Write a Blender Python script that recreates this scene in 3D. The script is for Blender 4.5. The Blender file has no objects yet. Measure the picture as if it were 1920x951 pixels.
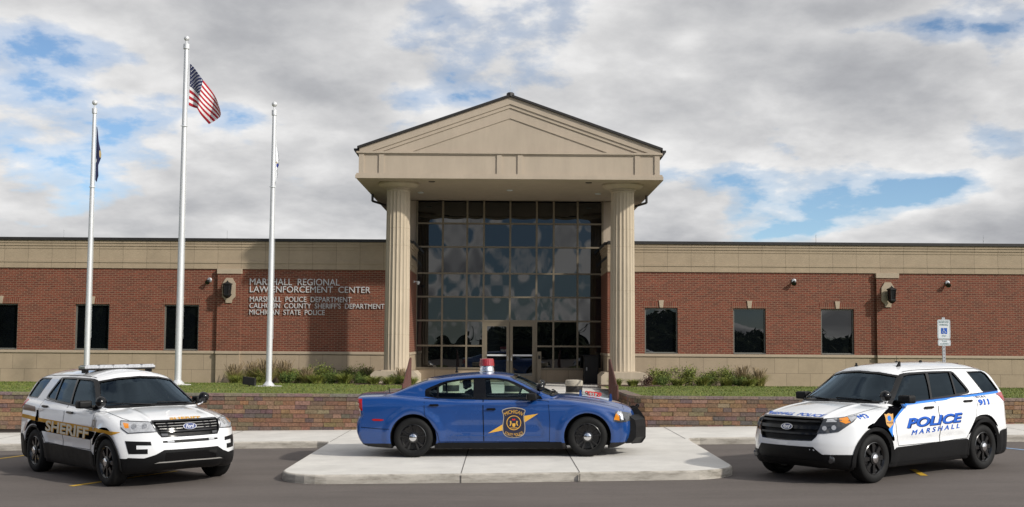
import bpy, bmesh, math, random
import numpy as np
from mathutils import Vector, Matrix
from math import radians as R, sin, cos, pi, sqrt
random.seed(7); RNG = np.random.default_rng(7)
S = bpy.context.scene
COL = S.collection

# ---------------------------------------------------------------- camera
cam = bpy.data.cameras.new("camera"); camo = bpy.data.objects.new("camera", cam); COL.objects.link(camo)
cam.sensor_width = 36; cam.lens = 36 * 2120 / 1920; cam.shift_y = 24.5 / 1920; cam.clip_start = .1; cam.clip_end = 3000
YAW, PIT, ROL = .004, .0663, -.0065
Mc = Matrix.Rotation(-YAW, 4, 'Z') @ Matrix.Rotation(pi / 2 + PIT, 4, 'X') @ Matrix.Rotation(-ROL, 4, 'Z')
Mc.translation = (0, 0, 2.154)
camo.matrix_world = Mc
S.camera = camo
S.render.engine = 'CYCLES'
S.view_settings.view_transform = 'Standard'; S.view_settings.look = 'None'
S.view_settings.exposure = 0.40; S.view_settings.gamma = 1

# ---------------------------------------------------------------- sky and sun
SUN_EL = R(31.5); SUN_AZ = R(54.5)            # azimuth to the right of the line from the facade to the camera
sdir = Vector((sin(SUN_AZ) * cos(SUN_EL), -cos(SUN_AZ) * cos(SUN_EL), sin(SUN_EL)))   # towards the sun
sl = bpy.data.lights.new("sun", 'SUN'); sl.energy = 2.6; sl.angle = R(1.8); sl.color = (1, .95, .86)
so = bpy.data.objects.new("sun", sl); COL.objects.link(so)
so.rotation_euler = sdir.to_track_quat('Z', 'Y').to_euler()

W = bpy.data.worlds.new("World"); S.world = W; W.use_nodes = True
nt = W.node_tree; nt.nodes.clear()
class NB:
    def __init__(s, nt): s.nt = nt
    def __call__(s, typ, ins=None, **kw):
        n = s.nt.nodes.new(typ)
        for k, v in kw.items(): setattr(n, k, v)
        for k, v in (ins or {}).items():
            if isinstance(v, bpy.types.NodeSocket): s.nt.links.new(v, n.inputs[k])
            else: n.inputs[k].default_value = v
        return n
    def math(s, op, a, b=None, c=None, clamp=False):
        n = s.nt.nodes.new('ShaderNodeMath'); n.operation = op; n.use_clamp = clamp
        for i, v in enumerate((a, b, c)):
            if v is None: continue
            if isinstance(v, bpy.types.NodeSocket): s.nt.links.new(v, n.inputs[i])
            else: n.inputs[i].default_value = v
        return n.outputs[0]
    def ramp(s, f, pts, interp='LINEAR'):
        n = s.nt.nodes.new('ShaderNodeValToRGB'); n.color_ramp.interpolation = interp
        e = n.color_ramp.elements
        while len(e) < len(pts): e.new(.5)
        for q, (p, c) in zip(e, pts):
            q.position = p; q.color = (*c, 1) if len(c) == 3 else c
        s.nt.links.new(f, n.inputs[0]); return n.outputs[0]
    def mix(s, f, a, b, mode='MIX'):
        n = s.nt.nodes.new('ShaderNodeMix'); n.data_type = 'RGBA'; n.blend_type = mode
        for i, v in ((0, f), (6, a), (7, b)):
            if isinstance(v, bpy.types.NodeSocket): s.nt.links.new(v, n.inputs[i])
            else: n.inputs[i].default_value = (*v, 1) if isinstance(v, tuple) and len(v) == 3 else v
        return n.outputs[2]
    def link(s, a, b): s.nt.links.new(a, b)
N = NB(nt)
sky = N('ShaderNodeTexSky', sky_type='NISHITA', sun_disc=False)
sky.sun_elevation = SUN_EL; sky.sun_rotation = math.atan2(sdir.x, sdir.y)
sky.air_density = 1.0; sky.dust_density = .2; sky.ozone_density = 3.0; sky.altitude = 2000
tc = N('ShaderNodeTexCoord')
sep = N('ShaderNodeSeparateXYZ', {0: tc.outputs['Generated']})
zc = N.math('MAXIMUM', sep.outputs[2], 0.0)
den = N.math('ADD', zc, .30)
px = N.math('DIVIDE', sep.outputs[0], den); py = N.math('DIVIDE', sep.outputs[1], den)
P = N('ShaderNodeCombineXYZ', {0: px, 1: py, 2: 0.0}).outputs[0]
def mapped(loc, sc):
    return N('ShaderNodeMapping', {'Vector': P, 'Location': loc, 'Scale': (sc, sc, sc)}).outputs[0]
warp = N('ShaderNodeTexNoise', {'Vector': mapped((5, 2, 1), 3.2), 'Scale': 1.0, 'Detail': 3.0})
def cloud_noise(loc, sc, det=12.0, ro=.57):
    v = N('ShaderNodeVectorMath', {0: mapped(loc, sc), 1: N('ShaderNodeVectorMath', {0: warp.outputs[1], 'Scale': .12}, operation='SCALE').outputs[0]}, operation='ADD')
    return N('ShaderNodeTexNoise', {'Vector': v.outputs[0], 'Scale': 1.0, 'Detail': det, 'Roughness': ro}).outputs[0]
CL = (3.1, 1.7, .4); SC = 2.1
big = cloud_noise(CL, SC)
off = cloud_noise((CL[0] - .07, CL[1] + .09, .4), SC, 12.0)
fine = cloud_noise((9, 4, 2), 6.5, 8.0, .56)
broad = cloud_noise((1.5, 7.3, 5), .9, 2.0)
# clear lanes in the cloud deck: (azimuth from the view axis, elevation, half widths), all in radians
az = N.math('ARCTAN2', sep.outputs[0], sep.outputs[1]); el = N.math('ARCSINE', sep.outputs[2])
lanes = None
def lane(u, v, wu, wv, k):
    global lanes
    a0, e0 = math.atan((u - 960) / 2120), (641 - v) / 2120
    d = N.math('ADD', N.math('POWER', N.math('DIVIDE', N.math('SUBTRACT', az, a0), wu / 2120), 2.0), N.math('POWER', N.math('DIVIDE', N.math('SUBTRACT', el, e0), wv / 2120), 2.0))
    g = N.math('MULTIPLY', N.math('EXPONENT', N.math('MULTIPLY', d, -1.0)), k * .88)
    lanes = g if lanes is None else N.math('ADD', lanes, g)
for q in [(60, 130, 190, 45, .12), (20, 215, 150, 35, .13), (300, 15, 60, 22, .10), (470, 235, 130, 42, .22), (860, 185, 150, 30, .20), (1310, 85, 40, 25, .10), (1560, 85, 130, 20, .17),
          (1780, 90, 160, 40, .22), (1870, 30, 120, 30, .12), (1720, 370, 170, 32, .17), (1860, 300, 70, 45, .14), (1500, 435, 90, 16, .13), (420, 425, 120, 16, .12), (90, 330, 60, 25, .08), (250, 150, 60, 20, .06)]: lane(*q)
dens = N.math('ADD', N.math('ADD', big, N.math('MULTIPLY', N.math('SUBTRACT', fine, .5), .20)), N.math('MULTIPLY', N.math('SUBTRACT', broad, .5), .22))
back = N.math('MULTIPLY', N.math('MAXIMUM', N.math('MULTIPLY', sep.outputs[1], -1.0), 0.0), N.math('ADD', .02, N.math('MULTIPLY', zc, .55)))   # more open sky behind the camera, higher up
hb = N.math('MULTIPLY', N('ShaderNodeMapRange', {0: el, 1: .070, 2: .105, 3: 0.0, 4: .22}).outputs[0], N.math('LESS_THAN', sep.outputs[1], 0.0))
hv = N('ShaderNodeVectorMath', {0: tc.outputs['Generated'], 1: (13., 13., 42.)}, operation='MULTIPLY').outputs[0]
low_cumulus = N('ShaderNodeTexNoise', {'Vector': hv, 'Scale': 1.0, 'Detail': 7.0, 'Roughness': .5}).outputs[0]
dens = N.math('ADD', dens, N.math('MULTIPLY', N.math('MULTIPLY', N.math('SUBTRACT', low_cumulus, .49), 2.6), N.math('LESS_THAN', sep.outputs[1], 0.0)))
dens = N.math('SUBTRACT', N.math('SUBTRACT', N.math('SUBTRACT', N.math('ADD', dens, .075), lanes), back), hb)
cover = N.ramp(dens, [(.39, (0, 0, 0)), (.445, (.50, .50, .50)), (.51, (1, 1, 1))], 'EASE')
lit = N.math('SUBTRACT', big, off)
shade = N.math('ADD', N.math('MULTIPLY', lit, 2.1), N.math('MULTIPLY', N.math('SUBTRACT', fine, .5), .75))
thick = N.math('MULTIPLY', N.math('SUBTRACT', dens, .50), 1.9)
tone = N.math('ADD', N.math('ADD', N.math('SUBTRACT', .70, thick), shade), N.math('MULTIPLY', N.math('LESS_THAN', sep.outputs[1], 0.0), .26))
ccol = N.ramp(tone, [(.05, (.25, .255, .275)), (.35, (.36, .365, .38)), (.60, (.50, .50, .505)), (.90, (.70, .695, .69))])
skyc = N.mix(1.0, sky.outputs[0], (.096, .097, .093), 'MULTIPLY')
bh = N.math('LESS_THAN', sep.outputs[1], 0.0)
skyc = N.mix(bh, skyc, N.mix(1.0, skyc, (.38, .42, .48), 'MULTIPLY'))      # sky behind the camera darkened by hand for contrast in the glass reflections
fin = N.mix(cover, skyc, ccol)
# glow added round the sun for soft fill, as thin cloud would give
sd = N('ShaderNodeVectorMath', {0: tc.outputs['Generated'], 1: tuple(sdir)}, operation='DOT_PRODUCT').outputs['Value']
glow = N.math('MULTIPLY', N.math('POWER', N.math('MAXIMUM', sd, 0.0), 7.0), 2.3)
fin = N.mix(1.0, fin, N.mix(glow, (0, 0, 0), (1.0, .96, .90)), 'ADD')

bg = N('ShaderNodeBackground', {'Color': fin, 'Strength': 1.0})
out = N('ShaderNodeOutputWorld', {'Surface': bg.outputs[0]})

# ---------------------------------------------------------------- materials
MATS = {}
def mat(name, col, rough=.6, metal=0., coat=0., spec=.5, noise=.0, nscale=8., bump=0., bscale=40., fn=None, ior=1.45, emis=None):
    if name in MATS: return MATS[name]
    m = bpy.data.materials.new(name); m.use_nodes = True; nt = m.node_tree
    N = NB(nt); b = nt.nodes['Principled BSDF']
    b.inputs['Base Color'].default_value = (*col, 1); b.inputs['Roughness'].default_value = rough
    b.inputs['Metallic'].default_value = metal; b.inputs['Coat Weight'].default_value = coat
    b.inputs['Coat Roughness'].default_value = .03
    b.inputs['Specular IOR Level'].default_value = spec; b.inputs['IOR'].default_value = ior
    tc = N('ShaderNodeTexCoord')
    if noise:
        n = N('ShaderNodeTexNoise', {'Vector': tc.outputs['Object'], 'Scale': nscale, 'Detail': 6.0, 'Roughness': .65})
        f = N('ShaderNodeMapRange', {0: n.outputs[0], 1: .3, 2: .7, 3: 1 - noise, 4: 1 + noise}).outputs[0]
        g = N('ShaderNodeMix', data_type='RGBA', blend_type='MULTIPLY'); g.inputs[0].default_value = 1
        g.inputs[6].default_value = (*col, 1)
        cmb = N('ShaderNodeCombineColor', {0: f, 1: f, 2: f}); N.link(cmb.outputs[0], g.inputs[7])
        N.link(g.outputs[2], b.inputs['Base Color'])
        rr = N('ShaderNodeMapRange', {0: n.outputs[0], 1: .3, 2: .7, 3: max(rough - .06, .0), 4: min(rough + .06, 1)}).outputs[0]
        N.link(rr, b.inputs['Roughness'])
    if bump:
        n2 = N('ShaderNodeTexNoise', {'Vector': tc.outputs['Object'], 'Scale': bscale, 'Detail': 4.0, 'Roughness': .6})
        bn = N('ShaderNodeBump', {'Height': n2.outputs[0], 'Strength': bump, 'Distance': .01})
        N.link(bn.outputs[0], b.inputs['Normal'])
    if emis: b.inputs['Emission Color'].default_value = (*emis[0], 1); b.inputs['Emission Strength'].default_value = emis[1]
    if fn: fn(N, b, tc)
    MATS[name] = m; return m

def wall_brick(N, b, tc, bw=.203, bh=.0677, mort=.010, c1=(.185, .046, .025), c2=(.100, .029, .018), cm=(.24, .145, .095), soldier=False):
    sp = N('ShaderNodeSeparateXYZ', {0: tc.outputs['Object']})
    gn = N('ShaderNodeSeparateXYZ', {0: tc.outputs['Normal']}); sf = N.math('GREATER_THAN', N.math('ABSOLUTE', gn.outputs[0]), .7)
    u = N.math('ADD', N.math('MULTIPLY', sp.outputs[0], N.math('SUBTRACT', 1.0, sf)), N.math('MULTIPLY', sp.outputs[1], sf))
    v = N('ShaderNodeCombineXYZ', {0: sp.outputs[2] if soldier else u, 1: u if soldier else sp.outputs[2], 2: 0.0})
    br = N('ShaderNodeTexBrick', {'Vector': v.outputs[0], 'Color1': (*c1, 1), 'Color2': (*c2, 1), 'Mortar': (*cm, 1), 'Scale': 1.0,
            'Mortar Size': mort, 'Mortar Smooth': .1, 'Bias': -.15, 'Brick Width': bw, 'Row Height': bh}, offset=0.0 if soldier else .5)
    n = N('ShaderNodeTexNoise', {'Vector': tc.outputs['Object'], 'Scale': 1.3, 'Detail': 7.0, 'Roughness': .7})
    f = N('ShaderNodeMapRange', {0: n.outputs[0], 1: .3, 2: .7, 3: .90, 4: 1.12}).outputs[0]
    c = N.mix(1.0, br.outputs[0], N('ShaderNodeCombineColor', {0: f, 1: f, 2: f}).outputs[0], 'MULTIPLY')
    N.link(c, b.inputs['Base Color'])
    bn = N('ShaderNodeBump', {'Height': N.math('SUBTRACT', 1.0, br.outputs[1]), 'Strength': .6, 'Distance': .008})
    N.link(bn.outputs[0], b.inputs['Normal'])

def cut_stone(N, b, tc, col=(.375, .295, .205), bw=.853, bh=.56, z0=0.0, offset=0.0, joint=.006, rows=True):
    sp = N('ShaderNodeSeparateXYZ', {0: tc.outputs['Object']})
    gn = N('ShaderNodeSeparateXYZ', {0: tc.outputs['Normal']}); sf = N.math('GREATER_THAN', N.math('ABSOLUTE', gn.outputs[0]), .7)
    u = N.math('ADD', N.math('MULTIPLY', sp.outputs[0], N.math('SUBTRACT', 1.0, sf)), N.math('MULTIPLY', sp.outputs[1], sf))
    v = N('ShaderNodeCombineXYZ', {0: N.math('ADD', u, 100 * bw + .2), 1: N.math('ADD', sp.outputs[2], z0), 2: 0.0})
    c2 = tuple(x * .93 for x in col)
    br = N('ShaderNodeTexBrick', {'Vector': v.outputs[0], 'Color1': (*col, 1), 'Color2': (*c2, 1), 'Mortar': (*[x * .42 for x in col], 1), 'Scale': 1.0,
            'Mortar Size': joint, 'Mortar Smooth': .2, 'Bias': 0.0, 'Brick Width': bw, 'Row Height': bh if rows else 50.}, offset=offset)
    n = N('ShaderNodeTexNoise', {'Vector': tc.outputs['Object'], 'Scale': 2.1, 'Detail': 8.0, 'Roughness': .7})
    n3 = N('ShaderNodeTexNoise', {'Vector': tc.outputs['Object'], 'Scale': 90.0, 'Detail': 2.0})
    f = N.math('ADD', N('ShaderNodeMapRange', {0: n.outputs[0], 1: .3, 2: .7, 3: .90, 4: 1.08}).outputs[0],
               N.math('MULTIPLY', N.math('SUBTRACT', n3.outputs[0], .5), .35))
    c = N.mix(1.0, br.outputs[0], N('ShaderNodeCombineColor', {0: f, 1: f, 2: f}).outputs[0], 'MULTIPLY')
    N.link(c, b.inputs['Base Color'])
    bn = N('ShaderNodeBump', {'Height': N.math('SUBTRACT', n3.outputs[0], N.math('MULTIPLY', br.outputs[1], 2.0)), 'Strength': .35, 'Distance': .006})
    N.link(bn.outputs[0], b.inputs['Normal'])

def asphalt(N, b, tc):
    n1 = N('ShaderNodeTexNoise', {'Vector': tc.outputs['Object'], 'Scale': 120.0, 'Detail': 3.0, 'Roughness': .8})
    mp = N('ShaderNodeMapping', {'Vector': tc.outputs['Object'], 'Scale': (.25, 1.0, 1.0)})
    n2 = N('ShaderNodeTexNoise', {'Vector': mp.outputs[0], 'Scale': 1.1, 'Detail': 6.0, 'Roughness': .6})
    n4 = N('ShaderNodeTexNoise', {'Vector': mp.outputs[0], 'Scale': 9.0, 'Detail': 4.0, 'Roughness': .7})
    f = N.math('ADD', N('ShaderNodeMapRange', {0: n1.outputs[0], 1: .3, 2: .7, 3: .50, 4: 1.55}).outputs[0],
               N.math('ADD', N.math('MULTIPLY', N.math('SUBTRACT', n2.outputs[0], .5), .7), N.math('MULTIPLY', N.math('SUBTRACT', n4.outputs[0], .5), .35)))
    vor = N('ShaderNodeTexVoronoi', {'Vector': tc.outputs['Object'], 'Scale': 260.0}, feature='F1')
    spk = N.ramp(vor.outputs[0], [(.0, (.55, .55, .55)), (.35, (0, 0, 0))])
    n5 = N('ShaderNodeTexNoise', {'Vector': tc.outputs['Object'], 'Scale': .55, 'Detail': 5.0, 'Roughness': .7})
    stain = N.ramp(n5.outputs[0], [(.30, (-.22, -.22, -.22)), (.42, (0, 0, 0))])
    f = N.math('ADD', f, N.math('ADD', N.math('MULTIPLY', spk, .6), N.math('MULTIPLY', stain, 1.0)))
    c = N.mix(1.0, (.110, .094, .085), N('ShaderNodeCombineColor', {0: f, 1: f, 2: f}).outputs[0], 'MULTIPLY')
    N.link(c, b.inputs['Base Color'])
    bn = N('ShaderNodeBump', {'Height': n1.outputs[0], 'Strength': .5, 'Distance': .006}); N.link(bn.outputs[0], b.inputs['Normal'])

def concrete(N, b, tc, base=(.62, .60, .56)):
    n1 = N('ShaderNodeTexNoise', {'Vector': tc.outputs['Object'], 'Scale': 1.6, 'Detail': 8.0, 'Roughness': .65})
    n2 = N('ShaderNodeTexNoise', {'Vector': tc.outputs['Object'], 'Scale': 70.0, 'Detail': 3.0})
    n3 = N('ShaderNodeTexNoise', {'Vector': tc.outputs['Object'], 'Scale': .5, 'Detail': 3.0})
    f = N.math('ADD', N('ShaderNodeMapRange', {0: n1.outputs[0], 1: .3, 2: .7, 3: .86, 4: 1.08}).outputs[0],
               N.math('ADD', N.math('MULTIPLY', N.math('SUBTRACT', n2.outputs[0], .5), .18), N.math('MULTIPLY', N.math('SUBTRACT', n3.outputs[0], .5), .2)))
    c = N.mix(1.0, base, N('ShaderNodeCombineColor', {0: f, 1: f, 2: f}).outputs[0], 'MULTIPLY')
    N.link(c, b.inputs['Base Color'])
    bn = N('ShaderNodeBump', {'Height': n2.outputs[0], 'Strength': .2, 'Distance': .004}); N.link(bn.outputs[0], b.inputs['Normal'])

def kerb_face(N, b, tc):
    concrete(N, b, tc, (.50, .465, .41))
    base = b.inputs['Base Color'].links[0].from_socket
    n = N('ShaderNodeTexNoise', {'Vector': N('ShaderNodeMapping', {'Vector': tc.outputs['Object'], 'Scale': (1.6, 1.6, 9.0)}).outputs[0], 'Scale': 1.0, 'Detail': 8.0, 'Roughness': .75})
    k = N.ramp(n.outputs[0], [(.44, (0, 0, 0)), (.66, (.75, .75, .75))])
    N.link(N.mix(k, base, (.13, .115, .09)), b.inputs['Base Color'])

def attr_col(N, b, tc):
    a = N('ShaderNodeAttribute', attribute_name='col')
    n = N('ShaderNodeTexNoise', {'Vector': tc.outputs['Object'], 'Scale': 22.0, 'Detail': 6.0, 'Roughness': .75})
    f = N('ShaderNodeMapRange', {0: n.outputs[0], 1: .3, 2: .7, 3: .55, 4: 1.4}).outputs[0]
    c = N.mix(1.0, a.outputs[0], N('ShaderNodeCombineColor', {0: f, 1: f, 2: f}).outputs[0], 'MULTIPLY')
    N.link(c, b.inputs['Base Color'])
    bn = N('ShaderNodeBump', {'Height': n.outputs[0], 'Strength': .8, 'Distance': .02}); N.link(bn.outputs[0], b.inputs['Normal'])

def weathered(N, b, tc, col, amt=.10):
    n1 = N('ShaderNodeTexNoise', {'Vector': N('ShaderNodeMapping', {'Vector': tc.outputs['Object'], 'Scale': (3.5, 3.5, .5)}).outputs[0], 'Scale': 1.0, 'Detail': 8.0, 'Roughness': .7})
    n2 = N('ShaderNodeTexNoise', {'Vector': tc.outputs['Object'], 'Scale': 140.0, 'Detail': 2.0}); n3 = N('ShaderNodeTexNoise', {'Vector': tc.outputs['Object'], 'Scale': 1.1, 'Detail': 6.0})
    f = N.math('ADD', N('ShaderNodeMapRange', {0: n1.outputs[0], 1: .35, 2: .65, 3: 1 - amt, 4: 1 + amt * .5}).outputs[0], N.math('ADD', N.math('MULTIPLY', N.math('SUBTRACT', n2.outputs[0], .5), .25), N.math('MULTIPLY', N.math('SUBTRACT', n3.outputs[0], .5), .22)))
    N.link(N.mix(1.0, col, N('ShaderNodeCombineColor', {0: f, 1: f, 2: N.math('MULTIPLY', f, .985)}).outputs[0], 'MULTIPLY'), b.inputs['Base Color'])
    bn = N('ShaderNodeBump', {'Height': n2.outputs[0], 'Strength': .3, 'Distance': .005}); N.link(bn.outputs[0], b.inputs['Normal'])

def leafy(N, b, tc):
    a = N('ShaderNodeAttribute', attribute_name='col')
    N.link(a.outputs[0], b.inputs['Base Color'])

def grass_ground(N, b, tc):
    n1 = N('ShaderNodeTexNoise', {'Vector': tc.outputs['Object'], 'Scale': 2.0, 'Detail': 8.0, 'Roughness': .7})
    n2 = N('ShaderNodeTexNoise', {'Vector': tc.outputs['Object'], 'Scale': 60.0, 'Detail': 3.0})
    c = N.ramp(N.math('ADD', n1.outputs[0], N.math('MULTIPLY', N.math('SUBTRACT', n2.outputs[0], .5), .6)),
               [(.3, (.07, .10, .014)), (.5, (.11, .14, .02)), (.7, (.18, .18, .04))])
    N.link(c, b.inputs['Base Color'])

M = dict(
 brick=mat('red_brick', (.2, .06, .04), .85, fn=wall_brick),
 soldier=mat('soldier_brick', (.2, .06, .04), .85, fn=lambda N, b, t: wall_brick(N, b, t, soldier=True)),
 stone=mat('tan_block', (.36, .29, .2), .85, fn=lambda N, b, t: cut_stone(N, b, t, z0=-1.08 + 5.6, offset=.5)),
 band=mat('tan_panel', (.36, .29, .2), .85, fn=lambda N, b, t: cut_stone(N, b, t, rows=False, z0=20)),
 trim=mat('tan_trim', (.395, .32, .235), .8, noise=.06, nscale=5, bump=.1, bscale=90),
 eifs=mat('stucco', (.44, .368, .292), .9, fn=lambda N, b, t: weathered(N, b, t, (.44, .368, .292), .06)),
 column=mat('cast_stone', (.46, .385, .292), .8, fn=lambda N, b, t: weathered(N, b, t, (.46, .385, .292), .12)),
 coping=mat('dark_bronze_metal', (.035, .032, .03), .45, metal=.3, noise=.1),
 frame=mat('champagne_metal', (.21, .175, .125), .45, metal=.35, noise=.05),
 wframe=mat('window_frame_metal', (.17, .165, .145), .5, metal=.3, noise=.05),
 glass=mat('tinted_window', (.003, .004, .005), .0, ior=1.78, spec=.5, coat=0.),
 asphalt=mat('asphalt', (.09, .08, .07), .92, fn=asphalt),
 conc=mat('concrete', (.5, .48, .45), .9, fn=concrete),
 kerb=mat('kerb_concrete', (.4, .38, .33), .9, fn=kerb_face),
 joint=mat('joint_dark', (.12, .11, .10), .95, noise=.1),
 block=mat('split_block', (.3, .2, .1), .95, fn=attr_col),
 lawn=mat('lawn_turf', (.08, .12, .02), .95, fn=grass_ground),
 leaf=mat('leaf', (.08, .12, .02), .7, fn=leafy),
 mulch=mat('mulch', (.07, .04, .025), .95, noise=.4, nscale=30, bump=.6, bscale=50),
 alu=mat('brushed_aluminium', (.66, .67, .68), .45, metal=.35, noise=.02, nscale=.6),
 chrome=mat('chrome', (.8, .8, .8), .12, metal=1.),
 letter=mat('letter_metal', (.56, .55, .55), .5, metal=.1, noise=.03),
 blackm=mat('black_metal', (.007, .007, .007), .5, noise=.1),
 lampglass=mat('lamp_glass', (.012, .013, .014), .08, spec=.6),
 rail=mat('brown_rail_paint', (.085, .03, .022), .5, noise=.15, nscale=20),
 yellow=mat('yellow_paint', (.68, .42, .04), .7, noise=.2, nscale=14),
 bluep=mat('blue_paint', (.22, .34, .52), .7, noise=.2, nscale=14),
 white_sign=mat('sign_white', (.62, .65, .66), .5, noise=.04),
 sign_blue=mat('sign_blue', (.01, .09, .42), .5, noise=.04),
 sign_green=mat('sign_green', (.12, .22, .22), .5, noise=.04),
 galv=mat('galvanised_steel', (.42, .43, .44), .5, metal=.6, noise=.1, nscale=12),
)

# ---------------------------------------------------------------- helpers
def tag(o, label=None, cat=None, group=None, kind=None):
    if label: o['label'] = label
    if cat: o['category'] = cat
    if group: o['group'] = group
    if kind: o['kind'] = kind
    return o
def empty(name, loc=(0, 0, 0), rz=0, **k):
    o = bpy.data.objects.new(name, None); COL.objects.link(o); o.location = loc; o.rotation_euler = (0, 0, rz)
    o.empty_display_size = .2
    return tag(o, **k)
def link(name, me, m=None, parent=None, smooth=False):
    if m is not None:
        for x in (m if isinstance(m, (list, tuple)) else [m]): me.materials.append(x)
    o = bpy.data.objects.new(name, me); COL.objects.link(o)
    if parent is not None: o.parent = parent
    if smooth: me.polygons.foreach_set('use_smooth', [True] * len(me.polygons))
    return o
def obj(name, bm, m=None, parent=None, smooth=False):
    me = bpy.data.meshes.new(name); bm.normal_update(); bm.to_mesh(me); bm.free()
    return link(name, me, m, parent, smooth)
def auto_smooth(o, ang=35):
    me = o.data; bm = bmesh.new(); bm.from_mesh(me)
    for f in bm.faces: f.smooth = True
    for e in bm.edges:
        if len(e.link_faces) == 2 and e.calc_face_angle(0) > R(ang): e.smooth = False
    bm.to_mesh(me); bm.free(); return o
def box(bm, x0, x1, y0, y1, z0, z1, bev=0.):
    vs = [bm.verts.new(p) for p in [(x0, y0, z0), (x1, y0, z0), (x1, y1, z0), (x0, y1, z0), (x0, y0, z1), (x1, y0, z1), (x1, y1, z1), (x0, y1, z1)]]
    fs = [bm.faces.new([vs[i] for i in q]) for q in [(0, 3, 2, 1), (4, 5, 6, 7), (0, 1, 5, 4), (1, 2, 6, 5), (2, 3, 7, 6), (3, 0, 4, 7)]]
    if bev:
        es = list({e for f in fs for e in f.edges})
        bmesh.ops.bevel(bm, geom=es, offset=bev, segments=2, affect='EDGES', profile=.6)
    return vs
def prism(bm, pts, axis, a, b, bev=0.):
    """extrude polygon pts (2D) along axis from a to b. axis 'x': pts=(y,z); 'y': pts=(x,z); 'z': pts=(x,y)"""
    def mk(p, t):
        return {'x': (t, p[0], p[1]), 'y': (p[0], t, p[1]), 'z': (p[0], p[1], t)}[axis]
    A = [bm.verts.new(mk(p, a)) for p in pts]; B = [bm.verts.new(mk(p, b)) for p in pts]
    fs = [bm.faces.new(A), bm.faces.new(B[::-1])]
    n = len(pts)
    for i in range(n): fs.append(bm.faces.new([A[i], B[i], B[(i + 1) % n], A[(i + 1) % n]]))
    bmesh.ops.recalc_face_normals(bm, faces=fs)
    if bev:
        bmesh.ops.bevel(bm, geom=list({e for f in fs for e in f.edges}), offset=bev, segments=2, affect='EDGES')
def lathe(bm, prof, seg=32, c=(0, 0, 0), axis='z', cap=True):
    """prof: list of (r, t)"""
    rings = []
    for r, t in prof:
        ring = []
        for i in range(seg):
            a = 2 * pi * i / seg; x, y = r * cos(a), r * sin(a)
            p = {'z': (x, y, t), 'y': (x, t, y), 'x': (t, x, y)}[axis]
            ring.append(bm.verts.new((p[0] + c[0], p[1] + c[1], p[2] + c[2])))
        rings.append(ring)
    fs = []
    for A, B in zip(rings, rings[1:]):
        for i in range(seg): fs.append(bm.faces.new([A[i], A[(i + 1) % seg], B[(i + 1) % seg], B[i]]))
    if cap:
        fs.append(bm.faces.new(rings[0][::-1])); fs.append(bm.faces.new(rings[-1]))
    bmesh.ops.recalc_face_normals(bm, faces=fs)
    return rings
def tube(bm, pts, r, seg=8):
    pts = [Vector(p) for p in pts]; rings = []
    for i, p in enumerate(pts):
        d = (pts[min(i + 1, len(pts) - 1)] - pts[max(i - 1, 0)]).normalized()
        u = d.cross(Vector((0, 0, 1)));
        if u.length < .05: u = d.cross(Vector((1, 0, 0)))
        u.normalize(); v = d.cross(u)
        rr = r[i] if isinstance(r, (list, tuple)) else r
        rings.append([bm.verts.new(p + (u * cos(2 * pi * k / seg) + v * sin(2 * pi * k / seg)) * rr) for k in range(seg)])
    fs = []
    for A, B in zip(rings, rings[1:]):
        for i in range(seg): fs.append(bm.faces.new([A[i], A[(i + 1) % seg], B[(i + 1) % seg], B[i]]))
    fs.append(bm.faces.new(rings[0][::-1])); fs.append(bm.faces.new(rings[-1]))
    bmesh.ops.recalc_face_normals(bm, faces=fs)
def B(name, args, m, parent=None, bev=0., smooth=False):
    bm = bmesh.new()
    for a in (args if isinstance(args[0], (list, tuple)) else [args]): box(bm, *a, bev=bev)
    o = obj(name, bm, m, parent)
    if smooth: auto_smooth(o)
    return o
def text_mesh(s, size=1., bold=0., shear=0., xs=1., extrude=0., spacing=1., align='LEFT'):
    cu = bpy.data.curves.new('t', 'FONT'); cu.body = s; cu.size = size; cu.offset = bold; cu.shear = shear
    cu.extrude = extrude; cu.space_character = spacing; cu.align_x = align; cu.resolution_u = 4
    o = bpy.data.objects.new('t', cu); COL.objects.link(o)
    dg = bpy.context.evaluated_depsgraph_get(); dg.update()
    me = bpy.data.meshes.new_from_object(o.evaluated_get(dg))
    bpy.data.objects.remove(o); bpy.data.curves.remove(cu)
    if xs != 1.:
        for v in me.vertices: v.co.x *= xs
    return me
def fit_text(me, x0, x1, z0, z1):
    c = np.array([v.co[:] for v in me.vertices]); mn, mx = c.min(0), c.max(0)
    for v in me.vertices:
        v.co.x = x0 + (v.co.x - mn[0]) / (mx[0] - mn[0]) * (x1 - x0)
        v.co.y = z0 + (v.co.y - mn[1]) / (mx[1] - mn[1]) * (z1 - z0)
    return me
def shape_mesh(polys):
    cu = bpy.data.curves.new('s', 'CURVE'); cu.dimensions = '2D'; cu.fill_mode = 'BOTH'
    for p in polys:
        s = cu.splines.new('POLY'); s.points.add(len(p) - 1); s.use_cyclic_u = True
        for q, (x, y) in zip(s.points, p): q.co = (x, y, 0, 1)
    o = bpy.data.objects.new('s', cu); COL.objects.link(o)
    dg = bpy.context.evaluated_depsgraph_get(); dg.update()
    me = bpy.data.meshes.new_from_object(o.evaluated_get(dg))
    bpy.data.objects.remove(o); bpy.data.curves.remove(cu)
    return me
def chaikin(p, n=2, closed=True):
    p = [tuple(q) for q in p]
    for _ in range(n):
        o = []
        for i in range(len(p)):
            a, b = p[i], p[(i + 1) % len(p)]
            o += [(a[0] * .8 + b[0] * .2, a[1] * .8 + b[1] * .2), (a[0] * .2 + b[0] * .8, a[1] * .2 + b[1] * .8)]
        p = o
    return p
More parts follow.
